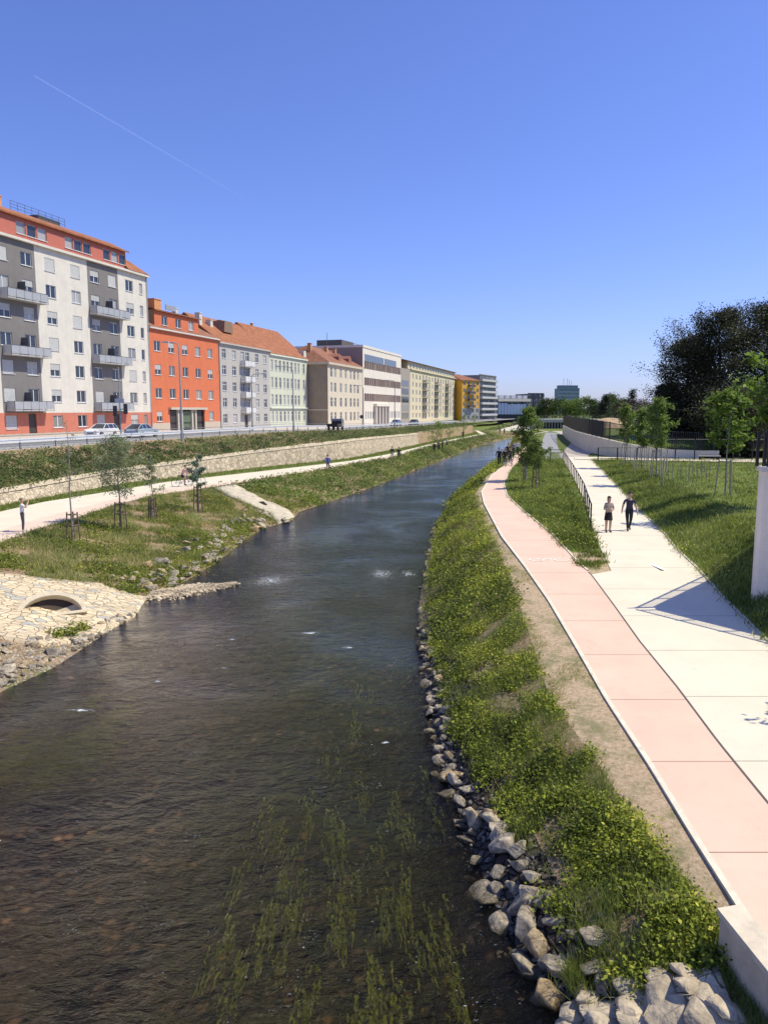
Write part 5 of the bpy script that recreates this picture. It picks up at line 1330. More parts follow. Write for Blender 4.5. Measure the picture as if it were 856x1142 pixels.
def curved_wall():
    spec = [(627, 474, 200), (631, 476, 160), (640, 480.6, 122), (654, 484.5, 98), (672, 489, 89), (690, 493, 86), (715, 497.5, 84), (741, 501, 83), (781, 502.5, 82)]
    o = np.array([PY(627, 474, 200)[0], 200, -1.2])
    t = empty('curved_wall', o, 0, 'long curving light concrete wall beside the ramp with dark fence on top', 'wall')
    tops = []
    for px, py, Y in spec: tops.append(PY(px, py, Y) - o)
    T = np.array(tops); n = 60; tt = np.linspace(0, len(T) - 1, n); C = np.stack([np.interp(tt, range(len(T)), T[:, k]) for k in range(3)], 1)
    for _ in range(4): C[1:-1] = (C[:-2] + 2 * C[1:-1] + C[2:]) / 4
    mb = MB(); 
    for i, c in enumerate(C):
        d = C[min(i + 1, n - 1)] - C[max(i - 1, 0)]; d[2] = 0; d /= np.linalg.norm(d); nn = np.array([-d[1], d[0], 0]) * -1
        nn = nn if nn[0] > 0 else -nn
        mb.v += [tuple(c + [0, 0, -c[2] - 2.5]), tuple(c), tuple(c + nn * .4), tuple(c + nn * .4 + [0, 0, -c[2] - 2.5])]
        if i:
            q = (i - 1) * 4
            for k in range(3): mb.f.append((q + k, q + k + 1, q + 5 + k, q + 4 + k)); mb.mi.append(0)
    mb.f += [(0, 1, 2, 3), tuple(len(mb.v) - 4 + k for k in range(4))]; mb.mi += [0, 0]
    mb.build('wall_face', M('wall_concrete', (.70, .64, .50), .85, .07, .8, .2, 8, streak=.25), t)
    # raised ground behind the wall
    g = MB(); W = C + o
    for i, c in enumerate(W):
        g.v += [(c[0] + .3, c[1] + .05, c[2] - .12), (max(c[0] + 5, 30 + c[1] * .1) + 130, c[1] + 40, c[2] - .1)]
        if i: g.f.append((2 * i - 2, 2 * i - 1, 2 * i + 1, 2 * i)); g.mi.append(0)
    tag(g.build('raised_ground', LAWN), kind='structure')
    # fence above
    t = empty('mesh_fence', tuple(W[0]), 0, 'dark vertical bar fence standing on the curving concrete wall', 'fence'); bars = MB(); rails = MB(); top = []; bot = []
    L = np.concatenate([[0], np.cumsum(np.linalg.norm(np.diff(W, axis=0), axis=1))]); o2 = W[0]
    def at(s): return np.array([np.interp(s, L, W[:, k]) for k in range(3)]) - o2 + [.2, 0, 0]
    s = 0; k = 0
    while s < L[-1]:
        p = at(s); hh = np.interp(s, [0, L[-1]], [2.3, 1.9])
        if k % 12 == 0: MB().box(p[0] - .05, p[0] + .05, p[1] - .05, p[1] + .05, p[2], p[2] + hh + .1).build('post', FENCE, t)
        bars.box(p[0] - .022, p[0] + .022, p[1] - .03, p[1] + .03, p[2] + .05, p[2] + hh); top.append(p + [0, 0, hh]); bot.append(p + [0, 0, .1])
        s += .22 if s > L[-1] * .35 else .35; k += 1
    rails.tube(top[::6], .04, 4); rails.tube(bot[::6], .03, 4)
    bars.build('bars', FENCE, t); rails.build('rail', FENCE, t)
    # crossing path fence, black, in front of the wall
    p0 = PY(664, 512, 80); t = empty('low_fence', (p0[0], 79.2, zbank(79)), 0, 'thin black post and rail fence along the crossing path', 'fence')
    xs = np.linspace(0, 20, 11)
    for x in xs: MB().box(x - .05, x + .05, -.05, .05, 0, 2.2 if x > 6 else 1.3).build('post', FENCE, t)
    r = MB(); r.tube([(6, 0, 2.15), (20, 0, 2.15)], .035, 4); r.tube([(0, 0, 1.28), (6, 0, 1.28)], .03, 4); r.tube([(0, 0, .2), (20, 0, .2)], .02, 4); r.build('rail', FENCE, t)
    # sand mound
    c = PY(679, 474, 150); mb = MB(); n = 20; m = 7
    V = []; F = []
    for i in range(m + 1):
        u = i / m
        for k in range(n):
            a = 2 * math.pi * k / n; rr_ = (5.2 * u ** .9) * (1 + .12 * math.sin(3 * a + i)); V.append((rr_ * math.cos(a), rr_ * math.sin(a), 1.7 * (1 - u * u) * (1 + .15 * math.sin(2 * a + 3 * u)) - .3))
    for i in range(m):
        for k in range(n): F.append((i * n + k, i * n + (k + 1) % n, (i + 1) * n + (k + 1) % n, (i + 1) * n + k))
    o_ = link('sand_mound', npmesh('sand_mound', V, F, M('sand', (.42, .30, .18), .95, .25, 2, .4), smooth=True), loc=(c[0], c[1], c[2] - .2)); tag(o_, 'brown heap of sand behind the dark fence', 'sand heap')
curved_wall()
def far_slope():
    # pale ramp climbing from the left path with a hedge on its upper edge, beyond the end of the river
    def pt(px, py, Y): return PY(px, py, Y)
    A = [pt(536, 484, 236), pt(556, 479, 244), pt(577, 473.5, 252), pt(586, 471.5, 256)]; B = [pt(548, 486, 234), pt(566, 483, 240), pt(584, 479, 246), pt(590, 476, 250)]
    mb = MB(); n = len(A)
    for p, q in zip(A, B): mb.v += [tuple(p), tuple(q), (q[0], q[1], -2.0), (p[0], p[1], -2.0)]
    for i in range(n - 1):
        for k in range(4): mb.f.append((i * 4 + k, i * 4 + (k + 1) % 4, i * 4 + 4 + (k + 1) % 4, i * 4 + 4 + k)); mb.mi.append(0)
    mb.f += [(0, 1, 2, 3), (4 * n - 1, 4 * n - 2, 4 * n - 3, 4 * n - 4)]; mb.mi += [0, 0]
    tag(mb.build('access_ramp', M('ramp_cream', (.58, .52, .42), .85, .1, 1)), 'pale concrete ramp climbing to the far bridge', 'ramp')
    C = []
    for _ in range(900):
        u = random.random() * (n - 1); i = int(u); p = A[i] * (1 - u + i) + A[i + 1] * (u - i); C.append((p[0] + random.gauss(0, .3), p[1] + random.uniform(0, 1.0), p[2] + random.uniform(-.2, 1.1)))
    tag(link('hedge', leafmesh('hedge', C, .4, RNG.random(900) * .5, MIDG)), 'dark low hedge along the far ramp', 'hedge')
far_slope()
# asphalt ramp and crossing path
def ribbon(name, A, B, mat, off=.03, n=24):
    a = resample([G(*p) for p in A], n); b = resample([G(*p) for p in B], n); V = []; F = []
    for i in range(n):
        for k in range(4):
            u = k / 3; x, y = a[i] * (1 - u) + b[i] * u; V.append((x, y, H(x, y, False) + off))
    for i in range(n - 1):
        for k in range(3): F.append((i * 4 + k, i * 4 + k + 1, i * 4 + k + 5, i * 4 + k + 4))
    tag(link(name, npmesh(name, V, F, mat)), kind='structure')
ribbon('ramp_road', [(603, 512), (603, 500), (605, 490), (608, 482.5)], [(628, 512), (622, 500), (620, 490), (622, 483)], M('ramp_asphalt', (.30, .30, .30), .85, .1, 1), .06)
ribbon('crossing_path', [(640, 510), (700, 510.5), (800, 512), (880, 513)], [(640, 512.5), (700, 513.5), (800, 515.5), (880, 517)], CREAM2, .07)
def abutment():
    z0 = -1.0; c = np.array([11.32, 23.15]); e1 = np.array([3.2, 3.4]); e1 /= np.linalg.norm(e1); e2 = np.array([2.0, -2.25]); e2 /= np.linalg.norm(e2)
    t = empty('abutment', (c[0], c[1], z0), 0, 'tall grey concrete abutment with dark fence at the right edge', 'abutment')
    P0 = np.array([0, 0.]); pts = [P0 + e2 * .25, P0 + e2 * 9, P0 + e2 * 9 + e1 * 9, P0 + e1 * 9, P0 + e1 * .25]
    H1 = 3.75 - z0
    mb = MB(); n = 5; mb.add([(p[0], p[1], 0) for p in pts] + [(p[0], p[1], H1) for p in pts], [tuple(range(5, 10))] + [(i, (i + 1) % n, n + (i + 1) % n, n + i) for i in range(n)])
    mb.build('concrete_body', M('abut_concrete', (.85, .77, .63), .85, .08, 1.2, .3, 10, streak=.3), t)
    cen = sum(pts) / 5; q = [cen + (p - cen) * 1.015 for p in pts]
    cp_ = MB(); cp_.add([(p[0], p[1], H1 + .002) for p in q] + [(p[0], p[1], H1 + .14) for p in q], [tuple(range(5, 10)), (4, 3, 2, 1, 0)] + [(i, (i + 1) % n, n + (i + 1) % n, n + i) for i in range(n)]); cp_.build('coping', M('abut_cap', (.62, .59, .54), .85, .08), t)
    # panel joint lines as narrow recess strips
    f = MB(); bars = MB()
    for e, Ls in ((e2, 8.6), (e1, 8.6)):
        s = .3; k = 0; off = (e1 if e is e2 else e2) * .12
        while s < Ls:
            p = e * s + off
            bars.box(p[0] - .012, p[0] + .012, p[1] - .012, p[1] + .012, H1 + .2, H1 + 1.15)
            if k % 10 == 0: MB().box(p[0] - .04, p[0] + .04, p[1] - .04, p[1] + .04, H1 + .1, H1 + 1.25).build('fence_post', FENCE, t)
            s += .13; k += 1
        a = e * .2 + off; b = e * Ls + off
        for zz, rr_ in ((H1 + 1.18, .04), (H1 + .2, .025)): f.tube([(a[0], a[1], zz), (b[0], b[1], zz)], rr_, 5)
    bars.build('fence_bars', FENCE, t); f.build('fence_rail', FENCE, t)
    sg = MB(); sg.box(.0, .08, .04, .1, H1 + .15, H1 + 1.2); sg.build('fence_end_plate', FENCE, t)
abutment()
def parapet():
    # low beige concrete parapet at the bottom right
    zt = -.70
    a = P(803, 1017, zt); b = P(829, 1012.5, zt); c = P(856, 1083, zt)
    d = (c - a); d /= np.linalg.norm(d); a2 = a + d * 7; w = b - a
    n = np.array([d[1], -d[0], 0]); wid = abs(np.dot(w, n)); n = n if np.dot(n, w) > 0 else -n
    t = empty('concrete_parapet', (a[0], a[1], zt - 1.7), 0, 'low beige concrete parapet at the bottom right corner', 'parapet')
    o = np.array([a[0], a[1], zt - 1.7])
    q = [a, a2, a2 + n * .42, b]; mb = MB()
    v = [tuple(p - o + [0, 0, -1.7 + 1.7 - 1.7 + 0]) for p in q] ; top = [tuple(p - o) for p in q]
    mb.add([(x, y, 0) for x, y, z in top] + [(x, y, 1.62) for x, y, z in top], [(3, 2, 1, 0), (4, 5, 6, 7)] + [(i, (i + 1) % 4, 4 + (i + 1) % 4, 4 + i) for i in range(4)])
    mb.build('parapet_body', M('parapet_beige', (.62, .50, .35), .85, .15, 3, .3, 20, streak=.15), t)
    ce = sum(q) / 4; cc = [ce + (p - ce) * 1.02 - o for p in q]
    m2 = MB(); m2.add([(x, y, 1.62) for x, y, z in cc] + [(x, y, 1.70) for x, y, z in cc], [(3, 2, 1, 0), (4, 5, 6, 7)] + [(i, (i + 1) % 4, 4 + (i + 1) % 4, 4 + i) for i in range(4)])
    m2.build('coping', M('parapet_top', (.66, .56, .42), .85, .15, 5), t)
parapet()

# ------------------------------------------------------------------ street furniture, vehicles
STEEL = M('galvanised', (.68, .70, .72), .45, .06, metal=.1)
def guardrail():
    y0, y1 = 44, 236; t = empty('guardrail', (LR(y0), y0, zstreet(y0)), 0, 'long grey metal guardrail between the road and the embankment', 'guardrail'); o = np.array([LR(y0), y0, zstreet(y0)])
    Y = y0; pts = []
    while Y < y1:
        p = np.array([LR(Y) - .35, Y, zstreet(Y)]) - o
        if len(pts) < 95: MB().box(p[0] - .05, p[0] + .05, p[1] - .06, p[1] + .06, p[2] - .3, p[2] + .8).build('post', M('post_grey', (.2, .21, .22), .5), t)
        pts.append(p); Y += 3.9
    r = MB()
    for i in range(len(pts) - 1):
        a, b = pts[i], pts[i + 1]
        for z0, z1, yy in ((.5, .60, .09), (.60, .68, .05), (.68, .78, .09)):
            r.add([(a[0] + yy, a[1], a[2] + z0), (b[0] + yy, b[1], b[2] + z0), (b[0] + yy, b[1], b[2] + z1), (a[0] + yy, a[1], a[2] + z1)], [(0, 1, 2, 3)])
        r.add([(a[0] + .09, a[1], a[2] + .78), (b[0] + .09, b[1], b[2] + .78), (b[0] - .02, b[1], b[2] + .78), (a[0] - .02, a[1], a[2] + .78)], [(0, 1, 2, 3)])
    r.build('rail', STEEL, t)
    h = MB(); h.tube([p + [0, 0, 1.0] for p in pts], .03, 4); h.build('handrail', M('post_grey', (.2, .21, .22)), t)
guardrail()
def lamp(px, Y, topy, arm, label, offx=-.8):
    x = (px - 428) / 850 * Y * 1.0; x = PY(px, 460, Y)[0]; z0 = zstreet(Y); h = PY(px, topy, Y)[2] - z0
    t = empty('street_lamp', (x, Y, z0), 0, label, 'street lamp'); pm = M('lamp_pole', (.32, .33, .33), .5, .1, metal=.3)
    mb = MB(); mb.tube([(0, 0, 0), (0, 0, h * .5), (0, 0, h - .5), (arm * .15, 0, h - .12), (arm * .5, 0, h), (arm, 0, h + .02)], [.11, .08, .06, .05, .045, .04], 8); mb.tube([(0, 0, 0), (0, 0, .8)], .15, 8); mb.build('pole', pm, t)
    hd = MB(); s = 1 if arm > 0 else -1; hd.prism([(arm, h - .04), (arm + s * .75, h - .03), (arm + s * .7, h + .09), (arm + s * .1, h + .12)], -.13, .13); hd.build('lamp_head', M('lamp_head', (.5, .5, .5), .4), t)
lamp(202, 74, 382, -.9, 'tall curved street lamp in front of the orange house')
lamp(281, 112, 417, 1.4, 'street lamp in front of the light grey balcony house')
lamp(327, 106, 409, -1.6, 'street lamp in front of the pale green house')
lamp(440, 160, 424, -1.4, 'street lamp in front of the white office block')
lamp(405, 150, 430, -1.2, 'street lamp at the corner of the cream house')
def traffic_light():
    Y = 76; x = PY(134.5, 470, Y)[0]; z0 = zstreet(Y); t = empty('traffic_light', (x, Y, z0), 0, 'grey traffic light mast between the two parked cars', 'traffic light')
    h = PY(134, 409, Y)[2] - z0
    MB().tube([(0, 0, 0), (0, 0, h)], [.08, .05], 8).build('pole', M('lamp_pole', (.32, .33, .33)), t)
    for dx, z in ((-.5, 2.4), (.55, 2.6)):
        b = MB().box(dx - .17, dx + .17, -.12, .12, z, z + 1.0); b.box(min(dx, 0), max(dx, 0), -.02, .02, z + .45, z + .5); hd = b.build('signal_head', M('signal_dark', (.05, .05, .055), .5), t)
        for q in range(3):
            m = MB().tube([(dx, -.12, z + .2 + .3 * q), (dx, -.17, z + .2 + .3 * q)], .1, 10); m.build('lens', M('lens_dark', (.08, .07, .05), .2), hd)
    MB().box(-.45, .45, -.1, -.06, 3.7, 4.1).build('sign_panel', M('sign_grey', (.45, .46, .47), .5), t)
traffic_light()
def sign(px, Y, label, h=2.6):
    x = PY(px, 470, Y)[0]; z0 = zstreet(Y); t = empty('road_sign', (x, Y, z0), 0, label, 'road sign')
    MB().tube([(0, 0, 0), (0, 0, h)], .04, 6).build('pole', M('lamp_pole', (.32, .33, .33)), t); MB().tube([(0, -.05, h - .3), (0, -.03, h - .3)], .35, 12).build('sign_plate', M('sign_back', (.12, .1, .09), .5), t)
sign(403, 140, 'dark round road sign beside the truck')
def car(px, py_, Y, rz, paint, label, group=None, L=4.5, estate=True, pname='car'):
    x = PY(px, 470, Y)[0]; z0 = zstreet(Y) + .03
    t = empty(pname, (x, Y, z0), rz, label, 'car', group)
    W = .88; 
    lower = [(-L / 2, .3), (-L / 2, .72), (-L / 2 + .12, .92), (-.55 * L / 2, .96), (L * .2, .95), (L / 2 - .35, .86), (L / 2 - .02, .66), (L / 2, .3)]
    b = MB()
    def loft(profile, ws):
        n = len(profile); vs = []
        for sgn in (-1, 1):
            for (xx, zz), w in zip(profile, ws): vs.append((xx, sgn * w, zz))
        b.add(vs, [tuple(range(n)), tuple(reversed(range(n, 2 * n)))] + [(i, i + n, (i + 1) % n + n, (i + 1) % n) for i in range(n)])
    loft(lower, [W * .93, W, W, W, W, W, W * .88, W * .85])
    # roof panel
    xr0, xr1 = (-L / 2 + .45, L * .02) if estate else (-L * .25, L * .03)
    n0 = len(b.v)
    b.box(xr0, xr1, -.60, .60, 1.40, 1.46)
    # pillars
    xa, xb = (-L / 2 + .12, L * .2)
    for xx0, xx1 in ((xa, xr0), (xb, xr1), (-.35, -.3), (-1.35 if estate else -1.1, -1.3 if estate else -1.05)):
        for sgn in (-1, 1): b.tube([(xx0, sgn * .80, .93), (xx1, sgn * .59, 1.43)], .045, 4)
    ob = b.build('body', paint, t)
    bv = ob.modifiers.new('bevel', 'BEVEL'); bv.width = .05; bv.segments = 2; bv.limit_method = 'ANGLE'
    g = MB(); n = 4
    pr = [(xa + .05, .93), (xb - .03, .93), (xr1 + .02, 1.40), (xr0 - .02, 1.40)]; ws = [.80, .80, .60, .60]
    vs = [(p[0], -w, p[1]) for p, w in zip(pr, ws)] + [(p[0], w, p[1]) for p, w in zip(pr, ws)]
    g.add(vs, [(0, 1, 2, 3), (7, 6, 5, 4)] + [(i, i + 4, (i + 1) % 4 + 4, (i + 1) % 4) for i in range(4)]); g.build('windows', M('car_glass', (.03, .035, .045), .1, .1, spec=.8), t)
    ty = M('tyre', (.025, .025, .025), .8); ri = M('rim', (.4, .4, .42), .3, metal=.7)
    for xx in (-L * .3, L * .3):
        for sgn in (-1, 1):
            w = MB().tube([(xx, sgn * (W - .2), .32), (xx, sgn * (W + .01), .32)], .32, 16).build('wheel', ty, t); MB().tube([(xx, sgn * (W), .32), (xx, sgn * (W + .025), .32)], .19, 10).build('rim', ri, w)
    for sgn in (-1, 1):
        MB().box(L / 2 - .12, L / 2 + .005, sgn * .62 - .16, sgn * .62 + .16, .62, .76).build('headlight', M('headlight', (.7, .7, .7), .1), t)
        MB().box(-L / 2 - .01, -L / 2 + .08, sgn * .68 - .12, sgn * .68 + .12, .68, .88).build('tail_light', M('tail_light', (.35, .02, .02), .2), t)
    MB().box(L / 2 - .06, L / 2 + .012, -.35, .35, .42, .6).build('grille', M('grille_dark', (.03, .03, .03), .5), t)
car(112.5, 0, 84.5, ANG + math.pi + .1, M('paint_white', (.75, .75, .74), .25, .02, spec=.6), 'white estate car parked in front of the grey and white block')
car(158, 0, 84, ANG + .05, M('paint_silver', (.42, .50, .55), .25, .03, spec=.6), 'silver blue car with open tailgate look beside the white estate', estate=False)
car(441, 0, 182, ANG + math.pi, M('paint_blue', (.25, .33, .42), .3, .03), 'small light blue car in front of the white office block', L=4.2)
car(461, 0, 190, ANG + math.pi, M('paint_black', (.04, .045, .06), .3, .03), 'small dark car at the left end of the long cream block', L=4.2)
def truck():
    Y = 118; x = PY(374, 470, Y)[0]; t = empty('truck', (x, Y, zstreet(Y) + .03), ANG + .1, 'dark tipper truck with light cab on the road by the cream corner house', 'truck'); t.scale = (.8, .8, .78)
    c = MB().prism([(.9, .6), (2.7, .6), (2.75, 1.3), (2.45, 2.25), (1.0, 2.25), (.9, 1.5)], -1.0, 1.0); c.build('cab', M('truck_grey', (.25, .26, .27), .4), t)
    MB().prism([(1.9, 1.4), (2.55, 1.4), (2.35, 2.1), (1.9, 2.1)], -1.01, 1.01).build('cab_window', M('car_glass', (.03, .035, .045)), t)
    MB().box(-2.7, .8, -1.05, 1.05, .75, .9).box(-2.7, .8, -1.05, -1.0, .9, 1.3).box(-2.7, .8, 1.0, 1.05, .9, 1.3).box(-2.75, -2.7, -1.05, 1.05, .9, 1.3).box(.75, .8, -1, 1, .9, 1.8).build('flatbed', M('truck_dark', (.06, .045, .04), .7), t)
    for xx in (-1.8, 1.9):
        for s in (-1, 1): MB().tube([(xx, s * .75, .4), (xx, s * 1.03, .4)], .4, 14).build('wheel', M('tyre', (.025,) * 3), t)
truck()
def parked_trailer():
    p = PY(775, 505, 83); t = empty('park_bench', (p[0] - .3, 83.2 - 4.5, zbank(79)), 0, 'light box shaped bench behind the low fence near the dark trees', 'bench')
    MB().box(-1.1, 1.1, -.25, .25, .42, .52).build('seat', M('bench_light', (.4, .38, .34), .8), t); MB().box(-1.1, 1.1, .22, .3, .55, 1.0).build('backrest', MATS['bench_light'], t)
    for s in (-.9, .9): MB().box(s - .06, s + .06, -.2, .25, 0, .42).build('leg', FENCE, t)
parked_trailer()

# ------------------------------------------------------------------ people
SKIN = M('skin', (.55, .34, .25), .6, .05); SHOE = M('shoe_dark', (.03, .03, .03), .6); SHOEW = M('shoe_pale', (.6, .58, .55), .6)
def person(loc, rz, label, pose='stand', hgt=1.75, shirt=(.1, .1, .12), legs=(.05, .05, .07), sleeve='short', shorts=False, hair=(.05, .03, .02), longhair=False, shoe=None, detail=False, female=False, phase=1, extra=None, zoff=0.0, skirt=False):
    t = empty('person', (loc[0], loc[1], loc[2] + zoff), rz, label, 'person'); k = hgt / 1.75
    J = {}; E = []
    def j(n, p, r): J[n] = (p, r if isinstance(r, tuple) else (r, r))
    sw = .17 if female else .20; hw = .10
    lean = 0.0
    if pose == 'cycle': lean = .28
    j('pelvis', (0, 0, .95), (.155 if female else .145, .115)); j('waist', (0, lean * .3, 1.10), (.12 if female else .135, .10)); j('chest', (0, lean * .7, 1.30), (.15 if female else .17, .115)); j('ntop', (0, lean, 1.46), (.065, .06)); j('neck', (0, lean * 1.05 + .005, 1.53), .055)
    j('jaw', (0, lean * 1.1 + .025, 1.58), (.07, .075)); j('head', (0, lean * 1.1 + .02, 1.66), (.082, .10)); j('crown', (0, lean * 1.1 + .0, 1.73), (.06, .07))
    for a, b in (('pelvis', 'waist'), ('waist', 'chest'), ('chest', 'ntop'), ('ntop', 'neck'), ('neck', 'jaw'), ('jaw', 'head'), ('head', 'crown')): E.append((a, b))
    for s, n in ((-1, 'l'), (1, 'r')):
        ph = phase * s
        j('sh' + n, (s * sw, lean * .92, 1.41), .058)
        if pose == 'photo': el = (s * .30, .18, 1.30); wr = (s * .12, .30, 1.55); hd = (s * .08, .31, 1.63)
        elif pose == 'cycle': el = (s * .24, .42, 1.16); wr = (s * .24, .60, 1.02); hd = (s * .24, .68, 1.0)
        elif pose == 'cross': el = (s * .25, .02, 1.15); wr = (s * .05, .2, 1.12 + .04 * s); hd = (-s * .04, .2, 1.13 + .04 * s)
        else:
            a = .16 * ph if pose == 'walk' else .03; el = (s * (sw + .07), -a * .6, 1.13); wr = (s * (sw + .09), -a * 1.2 + .04, .90); hd = (s * (sw + .09), -a * 1.4 + .05, .83)
        j('el' + n, el, .043); j('wr' + n, wr, .03); j('hd' + n, hd, (.036, .022))
        E += [('chest', 'sh' + n), ('sh' + n, 'el' + n), ('el' + n, 'wr' + n), ('wr' + n, 'hd' + n)]
        if detail:
            d = Vector(hd) - Vector(wr); d.normalize(); sd = Vector((0, 1, 0)) if abs(d.y) < .7 else Vector((1, 0, 0)); sd = (sd - d * sd.dot(d)).normalized()
            for q in range(4):
                b0 = Vector(hd) + sd * (.012 * (q - 1.5)) + d * .02; m1 = b0 + d * (.035 if q in (0, 3) else .042); m2 = m1 + d * .02 - Vector((s * .012, 0, 0))
                j('f%s%d' % (n, q), tuple(m1), .0095); j('g%s%d' % (n, q), tuple(m2), .007); E += [('hd' + n, 'f%s%d' % (n, q)), ('f%s%d' % (n, q), 'g%s%d' % (n, q))]
            th = Vector(wr).lerp(Vector(hd), .4) + sd * .035 + d * .01; j('t' + n, tuple(th), .011); j('u' + n, tuple(th + d * .025 + sd * .005), .009); E += [('hd' + n, 't' + n), ('t' + n, 'u' + n)]
        j('hp' + n, (s * hw, 0, .88), (.088, .09))
        if pose == 'walk': kn = (s * .10, .10 * ph + .03, .49); an = (s * .09, .22 * ph - .03, .10 + (.05 if ph < 0 else 0)); toe = (s * .10, .22 * ph + .12, .04)
        elif pose == 'cycle': u = ph > 0; kn = (s * .12, .34 if u else .22, .78 if u else .58); an = (s * .11, .20, .42 if u else .14); toe = (s * .11, .34, .38 if u else .10)
        else: kn = (s * .105, .02, .49); an = (s * .10, -.01, .09); toe = (s * .12, .15, .035)
        j('kn' + n, kn, .06); j('an' + n, an, .042); j('to' + n, toe, (.04, .03)); j('mi' + n, tuple((np.array(an) * .4 + np.array(toe) * .6) - np.array([0, 0, .012])), (.042, .035))
        E += [('pelvis', 'hp' + n), ('hp' + n, 'kn' + n), ('kn' + n, 'an' + n), ('an' + n, 'mi' + n), ('mi' + n, 'to' + n)]
    names = list(J); me = bpy.data.meshes.new('tmp'); me.from_pydata([tuple(c * k for c in J[n][0]) for n in names], [(names.index(a), names.index(b)) for a, b in E], [])
    ob = bpy.data.objects.new('tmp', me); COL.objects.link(ob); md = ob.modifiers.new('s', 'SKIN'); md.use_smooth_shade = True
    sd = me.skin_vertices[0].data
    for i, n in enumerate(names): r = J[n][1]; f = 1.12 * k; sd[i].radius = (r[0] * f, r[1] * f); sd[i].use_root = (n == 'pelvis')
    ss = ob.modifiers.new('d', 'SUBSURF'); ss.levels = 2 if detail else 1; ss.render_levels = ss.levels
    dg = bpy.context.evaluated_depsgraph_get(); m2 = bpy.data.meshes.new_from_object(ob.evaluated_get(dg)); bpy.data.objects.remove(ob)
    sm = M('cloth_%02d%02d%02d' % tuple(int(c * 99) for c in shirt), shirt, .85, .12, 8); lm = M('cloth_%02d%02d%02d' % tuple(int(c * 99) for c in legs), legs, .85, .12, 8)
    m2.materials.clear()
    for m in (SKIN, sm, lm, shoe or SHOE): m2.materials.append(m)
    segs = [(np.array(J[a][0]) * k, np.array(J[b][0]) * k, a, b) for a, b in E]
    for p in m2.polygons:
        c = np.array(p.center[:]); best = None
        for a, b, na, nb in segs:
            ab = b - a; u = min(max(np.dot(c - a, ab) / np.dot(ab, ab), 0), 1); d = np.linalg.norm(c - a - ab * u)
            if best is None or d < best[0]: best = (d, na, nb, u)
        _, na, nb, u = best; mi = 0
        if na in ('pelvis', 'waist') and nb in ('waist', 'chest'): mi = 1 if (nb == 'chest' or u > .45) else 2
        elif nb.startswith('hp'): mi = 2
        elif na == 'chest': mi = 1 if (nb.startswith('sh') or u < .75) else 0
        elif na[:2] == 'sh': mi = 1 if (sleeve == 'long' or u < .6) else 0
        elif na[:2] == 'el': mi = 1 if (sleeve == 'long' and u < .95) else 0
        elif na[:2] == 'hp': mi = 2 if (not shorts or u < .6) else 0
        elif na[:2] == 'kn': mi = 2 if (not shorts and u < .92) else 0
        elif na[:2] in ('an', 'mi'): mi = 3
        p.material_index = mi; p.use_smooth = True
    m2.name = 'body'; link('body', m2, None, t)
    hm = M('hair_%02d%02d' % (int(hair[0] * 99), int(hair[1] * 99)), hair, .7, .2, 20)
    hc = np.array(J['head'][0]) * k; hb = MB(); n, m = 12, 7; V = []
    for i in range(m + 1):
        u = i / m * (.62 if not longhair else .72) * math.pi
        for q in range(n):
            a = 2 * math.pi * q / n; y = math.sin(a); cut = 0
            rad = math.sin(u); zz = math.cos(u)
            fr = 1.0
            if y > .2 and u > 1.1: zz = math.cos(1.1) ; rad = math.sin(1.1)
            back = -.02 if y < 0 else 0
            V.append((hc[0] + rad * math.cos(a) * .092 * k * fr, hc[1] + rad * y * .108 * k + back, hc[2] + .03 + zz * .105 * k - (.12 * k * max(0, u - 1.3) if longhair and y < .1 else 0)))
    for i in range(m):
        for q in range(n): hb.f.append((i * n + q, i * n + (q + 1) % n, (i + 1) * n + (q + 1) % n, (i + 1) * n + q)); hb.mi.append(0)
    hb.v = V; hb.build('hair', hm, t, smooth=True)
    if detail:
        f = MB()
        for s in (-1, 1): f.box(hc[0] + s * .033 - .011, hc[0] + s * .033 + .011, hc[1] + .078 * k, hc[1] + .097 * k, hc[2] - .005, hc[2] + .008)
        f.box(hc[0] - .022, hc[0] + .022, hc[1] + .08 * k, hc[1] + .094 * k, hc[2] - .068, hc[2] - .06); f.build('eyes_and_mouth', M('face_dark', (.06, .03, .025), .5), t)
        nz = MB(); nz.add([(hc[0] - .016, hc[1] + .08, hc[2] - .035), (hc[0] + .016, hc[1] + .08, hc[2] - .035), (hc[0], hc[1] + .122, hc[2] - .03), (hc[0], hc[1] + .088, hc[2] + .01)], [(0, 1, 2), (0, 2, 3), (1, 3, 2)])
        for s in (-1, 1): nz.tube([(hc[0] + s * .078 * k, hc[1], hc[2] - .03), (hc[0] + s * .09 * k, hc[1] - .01, hc[2] + .02)], .016, 6)
        nz.build('nose_and_ears', SKIN, t)
    if skirt:
        s_ = MB(); n = 14; V = []
        for zz, r0, r1 in ((1.0, .15, .12), (.88, .18, .145), (.62, .21, .17)):
            for q in range(n): a = 2 * math.pi * q / n; V.append((math.cos(a) * r0 * k, math.sin(a) * r1 * k, zz * k))
        for i in range(2):
            for q in range(n): s_.f.append((i * n + q, i * n + (q + 1) % n, (i + 1) * n + (q + 1) % n, (i + 1) * n + q)); s_.mi.append(0)
        s_.v = V; s_.build('shorts', lm, t, smooth=True)
    return t
def ground_at(px, py): return G(px, py)
